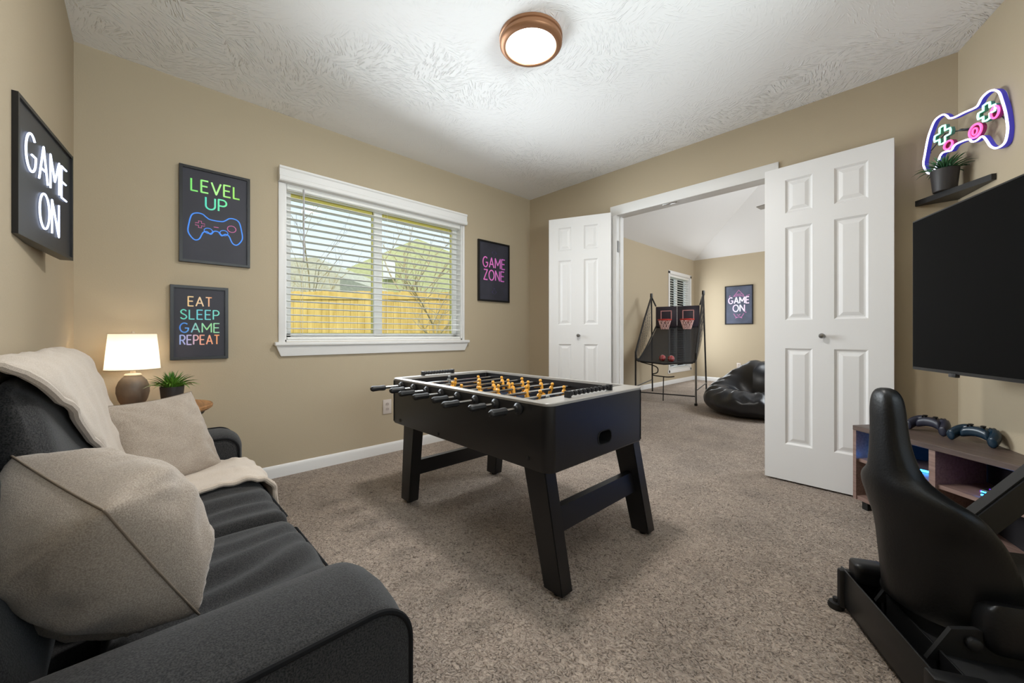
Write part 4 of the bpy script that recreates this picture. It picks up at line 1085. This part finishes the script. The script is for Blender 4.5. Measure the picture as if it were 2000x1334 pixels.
bm = BM(); box(bm, TW/2-.1, TW/2+.1, .055, .07, TH/2-.1, TH/2+.1); obj('mount_plate', bm, BLACKM, TV, smooth=0)

# corner shelf with a plant
bm = BM(); prism(bm, [(2.955, -.001), (3.108, -.001), (3.2095, -.285), (3.195, -.29), (2.952, -.012)], 1.662, 1.690)
CS = empty('corner_shelf', (3.07, -.06, 1.662), 0, 'small black corner shelf above the television', 'shelf')
obj('board', bm, mat('black_shelf_laminate', (22, 20, 20), rough=.45), CS, world=True, smooth=0)
spiky_plant((3.058, -.118, 1.690), .053, .110, 110, .095, 'small spiky green plant in a black pot on the corner shelf', LEAF2, 9)

# neon gamepad sign across the corner
NP = Vector((2.97, -.045)); NU = Vector((.593, -.805)).normalized()
NS = empty('neon_sign', (NP.x, NP.y, 0), math.atan2(NU.y, NU.x), 'neon gamepad outline sign glowing violet-white across the upper right corner', 'neon sign')
OUT = [(.048, 1.812), (.022, 1.866), (.03, 1.915), (.048, 1.992), (.067, 2.035), (.092, 2.07), (.133, 2.075), (.157, 2.056), (.17, 2.037), (.199, 2.026), (.249, 2.022), (.301, 2.015), (.316, 2.024), (.329, 2.042), (.357, 2.053), (.383, 2.045), (.404, 2.021), (.416, 1.981), (.429, 1.926), (.436, 1.879), (.439, 1.84), (.431, 1.796), (.414, 1.781), (.388, 1.783), (.367, 1.803), (.354, 1.829), (.34, 1.855), (.327, 1.865), (.307, 1.858), (.284, 1.863), (.267, 1.883), (.212, 1.89), (.193, 1.884), (.18, 1.871), (.154, 1.878), (.13, 1.879), (.116, 1.863), (.109, 1.841), (.092, 1.817), (.07, 1.806)]
def neon(pl, r, ml, mb, nm, dep=.022, n=3, y0=0.0):
    pts = spline([(p[0], y0, p[1]) for p in pl], n, True)
    bm = BM(); tube(bm, pts, r, 8, True); o = obj(nm, bm, ml, NS)
    # silicone channel behind the tube
    bm = BM(); rg = []
    K = len(pts)
    for i in range(K):
        t_ = (pts[(i+1) % K]-pts[i-1]).normalized(); s_ = t_.cross(Vector((0, 1, 0)))
        rg.append([pts[i]-s_*r*1.05+Vector((0, .003, 0)), pts[i]+s_*r*1.05+Vector((0, .003, 0)), pts[i]+s_*r*1.05+Vector((0, dep, 0)), pts[i]-s_*r*1.05+Vector((0, dep, 0))])
    loft(bm, rg, close_path=True); obj('channel', bm, mb, o, smooth=50)
NW = mat('violet_white_neon', (240, 235, 255), emit=(226, 216, 255), estr=2.6); NB = mat('violet_channel', (74, 70, 170), rough=.5, emit=(60, 56, 190), estr=.35)
neon(OUT, .0042, NW, NB, 'outline_tube')
NG = mat('mint_neon', (190, 245, 225), emit=(160, 245, 215), estr=1.6); NGB = mat('mint_channel', (90, 150, 130), rough=.5)
NPK = mat('pink_neon', (240, 120, 180), emit=(240, 80, 150), estr=1.3); NPB = mat('magenta_channel', (170, 50, 110), rough=.5)
def plus(cx, cz, a, b): return [(cx-b, cz+a), (cx-b, cz+b), (cx-a, cz+b)] and [(cx-a, cz-b), (cx-b, cz-b), (cx-b, cz-a), (cx+b, cz-a), (cx+b, cz-b), (cx+a, cz-b), (cx+a, cz+b), (cx+b, cz+b), (cx+b, cz+a), (cx-b, cz+a), (cx-b, cz+b), (cx-a, cz+b)]
neon(plus(.132, 1.972, .042, .015), .0042, NG, NGB, 'pad_tube', .018, 2)
neon(plus(.350, 1.966, .036, .014), .0042, NG, NGB, 'pad_tube', .018, 2)
neon([(.386+.017*math.cos(k*PI/5), 1.945+.026*math.sin(k*PI/5)) for k in range(10)], .0042, NPK, NPB, 'button_tube', .018, 2)
neon([(.300+.028*math.cos(k*PI/6), 1.906+.030*math.sin(k*PI/6)) for k in range(12)], .005, NPK, NPB, 'button_tube', .018, 2)
neon([(.298+.011*math.cos(k*PI/4), 1.904+.016*math.sin(k*PI/4)) for k in range(8)], .0038, NPK, NPB, 'button_tube', .016, 2)
neon([(.165+.022*math.cos(k*PI/6), 1.905+.020*math.sin(k*PI/6)) for k in range(12)], .0045, NPK, NPB, 'button_tube', .018, 2)
bm = BM(); CLR = mat('dark_standoff', (60, 62, 70), rough=.4)
tube(bm, [(.20, .022, 1.96), (.20, .125, 1.96)], .006, 8); tube(bm, [(.02, .02, 1.93), (.02, .035, 1.93)], .005, 8); tube(bm, [(.43, .02, 1.86), (.43, .06, 1.86)], .005, 8)
obj('standoff', bm, CLR, NS)
bm = BM(); tube(bm, [(.03, .024, 1.93), (.12, .024, 1.985), (.21, .024, 1.955), (.30, .024, 1.93), (.36, .024, 1.96), (.428, .024, 1.87)], .003, 6); obj('back_wire', bm, CLR, NS)

# ------------------------------------------------------------------ racing seat
RA = Vector((.47, -.883)).normalized(); rang = math.atan2(RA.y, RA.x)
RS = empty('racing_seat', (2.80, -1.33, 0), rang, 'black racing simulator seat with tall headrest on a low metal base', 'gaming seat')
SW = .44; SC_ = .19; YW = math.radians(12)
def seat_ring(z, f, hw, th, curl, n=40):
    out = []
    for k in range(n):
        a = 2*PI*k/n; ca, sa = math.cos(a), math.sin(a)
        s = hw*(abs(ca)**.6)*(1 if ca >= 0 else -1); y = th*(abs(sa)**.6)*(1 if sa >= 0 else -1)
        q = abs(s/hw)
        y = y+curl*q**2.2; out.append(Vector((SC_+s*math.cos(YW)-y*math.sin(YW), f+s*math.sin(YW)+y*math.cos(YW), z)))
    return out
rings = []
prof = [(.165, .05, .13, .03, .06), (.20, .05, .15, .038, .13), (.30, .045, .158, .042, .14), (.38, .04, .16, .042, .12), (.44, .03, .166, .042, .09), (.485, .02, .156, .040, .065), (.515, .015, .118, .038, .035), (.55, .012, .074, .035, .02),
        (.62, .010, .052, .032, .008), (.68, .008, .045, .030, .005), (.73, .006, .042, .029, .004), (.765, .005, .036, .026, .003), (.785, .004, .025, .018, .002), (.792, .004, .010, .008, 0)]
pp = spline([Vector((p[0], p[1], p[2])) for p in prof], 3); p2 = spline([Vector((p[3], p[4], 0)) for p in prof], 3)
bm = BM(); loft(bm, [seat_ring(a.x, a.y, a.z, b.x, max(0, b.y)) for a, b in zip(pp, p2)]); obj('seat_back', bm, VINYLB, RS, smooth=70)
bm = BM()
def fn(p, u): p = p.copy(); p.z += .035*(abs(u.x)**3)*max(0, u.z)-.0; return p
rbox(bm, (SC_+.0, .33, .20), (.175, .20, .055), .035, (20, 20, 8), fn); obj('seat_cushion', bm, VINYLB, RS, smooth=70)
RSM = mat('black_seat_frame_steel', (16, 16, 17), rough=.42)
bm = BM()    # rear channel bar
box(bm, .0, SW+.03, -.03, -.024, .02, .145, .002); box(bm, 0, SW+.03, .045, .051, .02, .13, .002); box(bm, 0, SW+.03, -.03, .05, .02, .03, .002)
box(bm, .004, .03, -.045, .06, .012, .145, .010); box(bm, SW+.0, SW+.04, -.045, .07, .012, .150, .006)
obj('rear_crossbar', bm, RSM, RS)
bm = BM(); box(bm, .02, SW, .05, .60, .035, .12, .01); obj('seat_pan', bm, BLACKM, RS)
for s in (.03, SW-.0):
    bm = BM(); box(bm, s-.022, s+.022, .04, .85, .03, .095, .006); obj('side_rail', bm, RSM, RS)
for s in (.10, SW-.11):
    bm = BM(); loft(bm, [[Vector((s+dx, y, z)) for y, z in ((.02, .10), (.20, .095), (.24, .165), (.12, .20), (.07, .19))] for dx in (-.006, .006)]); o = obj('recline_bracket', bm, BLACKM, RS, smooth=20)
    bm = BM(); lathe(bm, [(0, 0), (.016, 0), (.016, .014), (.010, .018), (0, .018)], 14); bm.transform(Matrix.Translation((s+(-.024 if s < .2 else .006), .11, .165)) @ Matrix.Rotation(PI/2, 4, 'Y')); obj('pivot_bolt', bm, BLACKM, o)
bm = BM()
rbox(bm, (.04, .03, .155), (.03, .045, .035), .014, (6, 8, 6)); obj('recline_lever', bm, BLACKP, RS)
for (s, f) in ((0.005, -.045), (SW+.02, -.03), (.03, .83), (SW, .83)):
    bm = BM(); lathe(bm, [(0, 0), (.022, 0), (.024, .006), (.020, .02), (.009, .022), (.009, .035), (0, .035)], 16, (s, f, 0)); obj('foot', bm, RUBBER, RS)
bm = BM(); A_ = Vector((.055, .17, .22)); B_ = Vector((-.01, .56, .60)); d = (B_-A_).normalized(); up = Vector((0, -d.z, d.y)); sd = Vector((1, 0, 0))
loft(bm, [[p+sd*a*.025+up*b*.038 for a, b in ((-1, -1), (1, -1), (1, 1), (-1, 1))] for p in (A_, B_)]); bmesh.ops.bevel(bm, geom=bm.edges[:], offset=.006, segments=2, affect='EDGES')
obj('wheel_strut', bm, RSM, RS, smooth=30)
bm = BM(); box(bm, .0, .10, .50, .62, .08, .10)
bm.free()
bm = BM(); wc = Vector((.12, .545, .64)); wn = Vector((0, .8, .45)).normalized(); e1 = Vector((1, 0, 0)); e2 = wn.cross(e1)
tube(bm, [wc+e1*.13*math.cos(2*PI*k/32)+e2*.13*math.sin(2*PI*k/32) for k in range(32)], .014, 10, True)
for k in range(3): tube(bm, [wc, wc+e1*.13*math.cos(2*PI*k/3+PI/2)+e2*.13*math.sin(2*PI*k/3+PI/2)], .010, 8)
tube(bm, [wc, wc+wn*.06, B_-d*.02], .018, 10)
obj('steering_wheel', bm, BLACKP, RS, smooth=60)

# ------------------------------------------------------------------ bean bag in the far room
BBc = Vector((1.60, 2.19, 0))
BB = empty('bean_bag_chair', BBc, 0, 'black leather bean bag chair on the far room carpet', 'bean bag')
bm = BM(); NU_, NV_ = 96, 48; rings = []
toc = Vector((-.72, .69, 0)); # away from the camera
for j in range(NV_+1):
    v = j/NV_; ph = -PI/2+PI*v
    ring = []
    for i in range(NU_):
        a = 2*PI*i/NU_; d = Vector((math.cos(a), math.sin(a), 0)); bk_ = d.dot(Vector((.10, .995, 0)))   # backrest side
        cz = math.sin(ph); cr_ = abs(math.cos(ph))**.45
        r = .53*cr_*(1-.16*max(0, cz)**2)
        z = .17+ (.17*cz if cz < 0 else cz*(.19+.24*max(0, bk_+.30)*1.0))
        if cz > 0:
            dent = math.exp(-((r*d-Vector((.02, -.06, 0))).length/.21)**2)
            z -= .17*dent*cz
            z += .022*math.sin(a*20+4*nz((d.x, d.y, cz), 2, 3))*(cz*(1-cz)*3)
        z = max(z, .0)
        p = Vector((d.x*r, d.y*r, z))
        q = p*(1+.03*nz(p, 5, 1)+.034*nz(p, 11, 6)*(1 if cz > -.4 else 0)); q.z = max(0, q.z)
        ring.append(q)
    rings.append(ring)
loft(bm, rings); obj('bag', bm, LEATHER, BB, smooth=80)
bm = BM(); sp_ = [rings[j][30].copy()*1.004 for j in range(12, 44)]; tube(bm, sp_, .005, 6); obj('seam', bm, LEATHER, BB)

# ------------------------------------------------------------------ arcade basketball game
ax = math.radians(33)
cd = Vector((fwd.x*math.cos(ax)+fwd.y*math.sin(ax), fwd.y*math.cos(ax)-fwd.x*math.sin(ax), 0))
c0 = at(1298, 654, 5.42); c0.z = 0
AG = empty('arcade_hoops', c0, math.atan2(cd.y, cd.x)-PI/2, 'black two-hoop arcade basketball game in front of the far room window', 'arcade game')
TBK = mat('black_arcade_tube', (24, 24, 26), rough=.4); NET = mat('black_ramp_mesh_cloth', (30, 30, 33), rough=.85)
_n = NET.node_tree; _mx = _n.nodes.new('ShaderNodeMixShader'); _tr = _n.nodes.new('ShaderNodeBsdfTransparent'); _mx.inputs[0].default_value = .24
_n.links.new(_n.nodes['Principled BSDF'].outputs[0], _mx.inputs[1]); _n.links.new(_tr.outputs[0], _mx.inputs[2]); _n.links.new(_mx.outputs[0], _n.nodes['Material Output'].inputs[0])
LW = .40
for s in (-1, 1):
    bm = BM(); tube(bm, [(s*LW, 0, 0), (s*LW, 0, .62)], .013, 8); o = obj('front_leg', bm, STEEL if s > 0 else TBK, AG)
    bm = BM(); lathe(bm, [(0, 0), (.02, 0), (.02, .03), (0, .03)], 10, (s*LW, 0, 0)); obj('foot_cap', bm, BLACKP, o)
    bm = BM(); tube(bm, [(s*LW, .0, .62), (s*LW, .0, .70), (s*(LW-.005), .48, 1.20), (s*(LW-.015), .88, 1.58)], .014, 8); obj('side_pole', bm, TBK, AG)
    bm = BM(); tube(bm, [(s*(LW-.015), .88, 1.58), (s*.33, .95, 1.42)], .012, 8); obj('top_brace', bm, TBK, AG)
    bm = BM(); tube(bm, [(s*(LW-.015), .88, 1.58), (s*(LW+.01), 1.06, .0)], .012, 8); obj('rear_leg', bm, TBK, AG)
    bm = BM(); tube(bm, [(s*LW, 0, .20), (s*(LW+.01), 1.0, .20)], .009, 6); obj('side_rail', bm, TBK, AG)
    bm = BM(); lathe(bm, [(0, -.02), (.02, -.02), (.022, 0), (.02, .05), (0, .05)], 10, (s*(LW-.015), .88, 1.58)); obj('pole_cap', bm, BLACKP, AG)
    bm = BM()
    for k in range(9):
        u = k/8; y0 = .02+.85*u; z0 = .60+.30*u*u+.2*u; z1 = .70+.88*u
        tube(bm, [(s*(LW-.02), y0, z0), (s*LW, y0, z1)], .0022, 4)
    for k in range(7):
        tube(bm, [(s*LW, .05+.80*q, (.62+.30*q*q+.2*q)+(.10+.3*q)*k/6) for q in [w_/8 for w_ in range(9)]], .0022, 4)
    obj('side_net', bm, TBK, AG)
    bm = BM(); tube(bm, spline([(s*(LW-.01), -.01, .62), (s*(LW-.02), .12, .60), (s*(LW-.04), .45, .76), (s*.34, .80, .98), (s*.32, .94, 1.10)], 6), .011, 8); obj('ramp_edge', bm, TBK, AG)
bm = BM(); rg = []
for k in range(17):
    u = k/16; y = -.01+.96*u; z = .575+.52*u**1.5; hw = LW-.01-.08*u
    rg.append([Vector((hw*q, y, z-.03*(1-q*q)*(1-u))) for q in [-1+i_/6 for i_ in range(13)]])
top = [[p+Vector((0, 0, .006)) for p in r] for r in rg]
loft(bm, [a+b[::-1] for a, b in zip(rg, top)]); obj('ramp', bm, NET, AG, smooth=60)
bm = BM(); tube(bm, [(-LW, 0, .62), (-LW*.9, -.02, .575), (0, -.03, .545), (LW*.9, -.02, .575), (LW, 0, .62)], .014, 8); obj('front_bar', bm, TBK, AG)
bm = BM(); tube(bm, [(-LW, 0.02, .12), (LW, .02, .12)], .008, 6); obj('floor_bar', bm, TBK, AG)
bm = BM(); tube(bm, spline([(-.33, .0, .56), (-.12, .02, .50), (-.10, .02, .42), (-.18, .03, .38), (.02, .03, .36), (.12, .05, .37)], 5), .008, 6); tube(bm, [(-.02, .03, .36), (-.03, .05, .02)], .007, 6)
obj('cable', bm, TBK, AG)
BRD = mat('dark_plum_backboard', (52, 46, 58), rough=.35)
for s in (-1, 1):
    cx = s*.165
    bm = BM(); box(bm, cx-.162, cx+.162, .93, .945, 1.075, 1.41, .003); bo = obj('backboard', bm, BRD, AG)
    bm = BM()
    for (x0, x1, z0, z1) in ((-.085, -.072, 1.20, 1.345), (.072, .085, 1.20, 1.345), (-.085, .085, 1.332, 1.345)): box(bm, cx+x0, cx+x1, .926, .931, z0, z1)
    obj('target_square', bm, mat('pale_red_paint', (206, 150, 150), rough=.5), bo, smooth=0)
    bm = BM(); hc = Vector((cx, .82, 1.19)); tube(bm, [hc+Vector((.098*math.cos(2*PI*k/24), .098*math.sin(2*PI*k/24), 0)) for k in range(24)], .010, 8, True)
    box(bm, cx-.05, cx+.05, .91, .932, 1.165, 1.21); hp = obj('hoop', bm, mat('red_hoop', (196, 54, 44), rough=.4), AG)
    NETW = mat('red_white_net', (226, 186, 180), rough=.8)
    bm = BM(); n_ = 10
    for k in range(n_):
        for sg in (-1, 1):
            pts = []
            for q in range(6):
                u = q/5; r = .096*(1-.45*u); a = 2*PI*(k+sg*u*1.5)/n_; pts.append(hc+Vector((r*math.cos(a), r*math.sin(a), -.15*u)))
            tube(bm, pts, .005, 5)
    obj('net', bm, NETW, hp)
bm = BM(); box(bm, -.33, .33, .945, .965, 1.06, 1.10); obj('board_rail', bm, TBK, AG)
mw = wmat(AG)
for (x, y, lab) in ((-.05, .10, 'small red basketball lying on the arcade ramp, left one'), (.07, .085, 'small red basketball lying on the arcade ramp, right one')):
    p = mw @ Vector((x, y, .575+.52*((y+.01)/.96)**1.5-.03*(1-(x/.4)**2)*(1-(y+.01)/.96)+.006+.045))
    bt = empty('basketball', p, 0, lab, 'ball', 'basketballs on the arcade ramp')
    bm = BM(); bmesh.ops.create_uvsphere(bm, u_segments=24, v_segments=16, radius=.045); obj('skin', bm, mat('red_ball_rubber', (150, 52, 52), rough=.5), bt, smooth=80)
    bm = BM()
    for nrm in ((0, 0, 1), (0, 1, 0), (1, 0, 0)):
        q_ = Vector(nrm).to_track_quat('Z', 'Y'); tube(bm, [q_ @ Vector((.0452*math.cos(2*PI*k/28), .0452*math.sin(2*PI*k/28), 0)) for k in range(28)], .0014, 5, True)
    obj('seams', bm, mat('pale_ball_seam', (214, 190, 190), rough=.6), bt, smooth=80)

# ------------------------------------------------------------------ ceiling fan of the far room
fz = 2.45
FN = empty('ceiling_fan', (2.25, 2.05, CZ+SL*1.75), 0, 'white ceiling fan of the far room, mostly hidden behind the right door', 'ceiling fan')
FWH = mat('white_fan_paint', (196, 196, 196), rough=.4)
zt = CZ+SL*1.75
bm = BM(); lathe(bm, [(0, 0), (.07, 0), (.06, -.05), (.012, -.06), (.012, -(zt-fz)+.10), (.09, -(zt-fz)+.09), (.11, -(zt-fz)+.02), (.06, -(zt-fz)-.06), (0, -(zt-fz)-.06)], 24); obj('motor', bm, FWH, FN)
for k in range(5):
    an = math.radians(168+72*k); d = Vector((math.cos(an), math.sin(an), 0)); s = Vector((-d.y, d.x, 0)); z = -(zt-fz)
    bm = BM(); loft(bm, [[d*r+s*w_*q+Vector((0, 0, z+q*.006+h_*.004)) for q, h_ in ((-1, -1), (1, -1), (1, 1), (-1, 1))] for r, w_ in ((.10, .03), (.18, .05), (.5, .062), (.60, .05))]); obj('blade', bm, FWH, FN, smooth=30)

# ------------------------------------------------------------------ kinds that repeat
GROUPS = {'framed_poster': 'framed gaming posters on the walls', 'throw_pillow': 'linen pillows on the sofa', 'potted_plant': 'small spiky potted plants',
          'game_controller': 'game controllers on the media console', 'wall_outlet': 'wall outlets', 'window_blind': 'white slatted window blinds',
          'bare_tree': 'bare trees outside the window', 'neighbour_house': 'neighbouring houses beyond the fence'}
for o in list(SC.objects):
    if o.parent is None:
        g = GROUPS.get(o.name.split('.')[0])
        if g and 'group' not in o: o['group'] = g
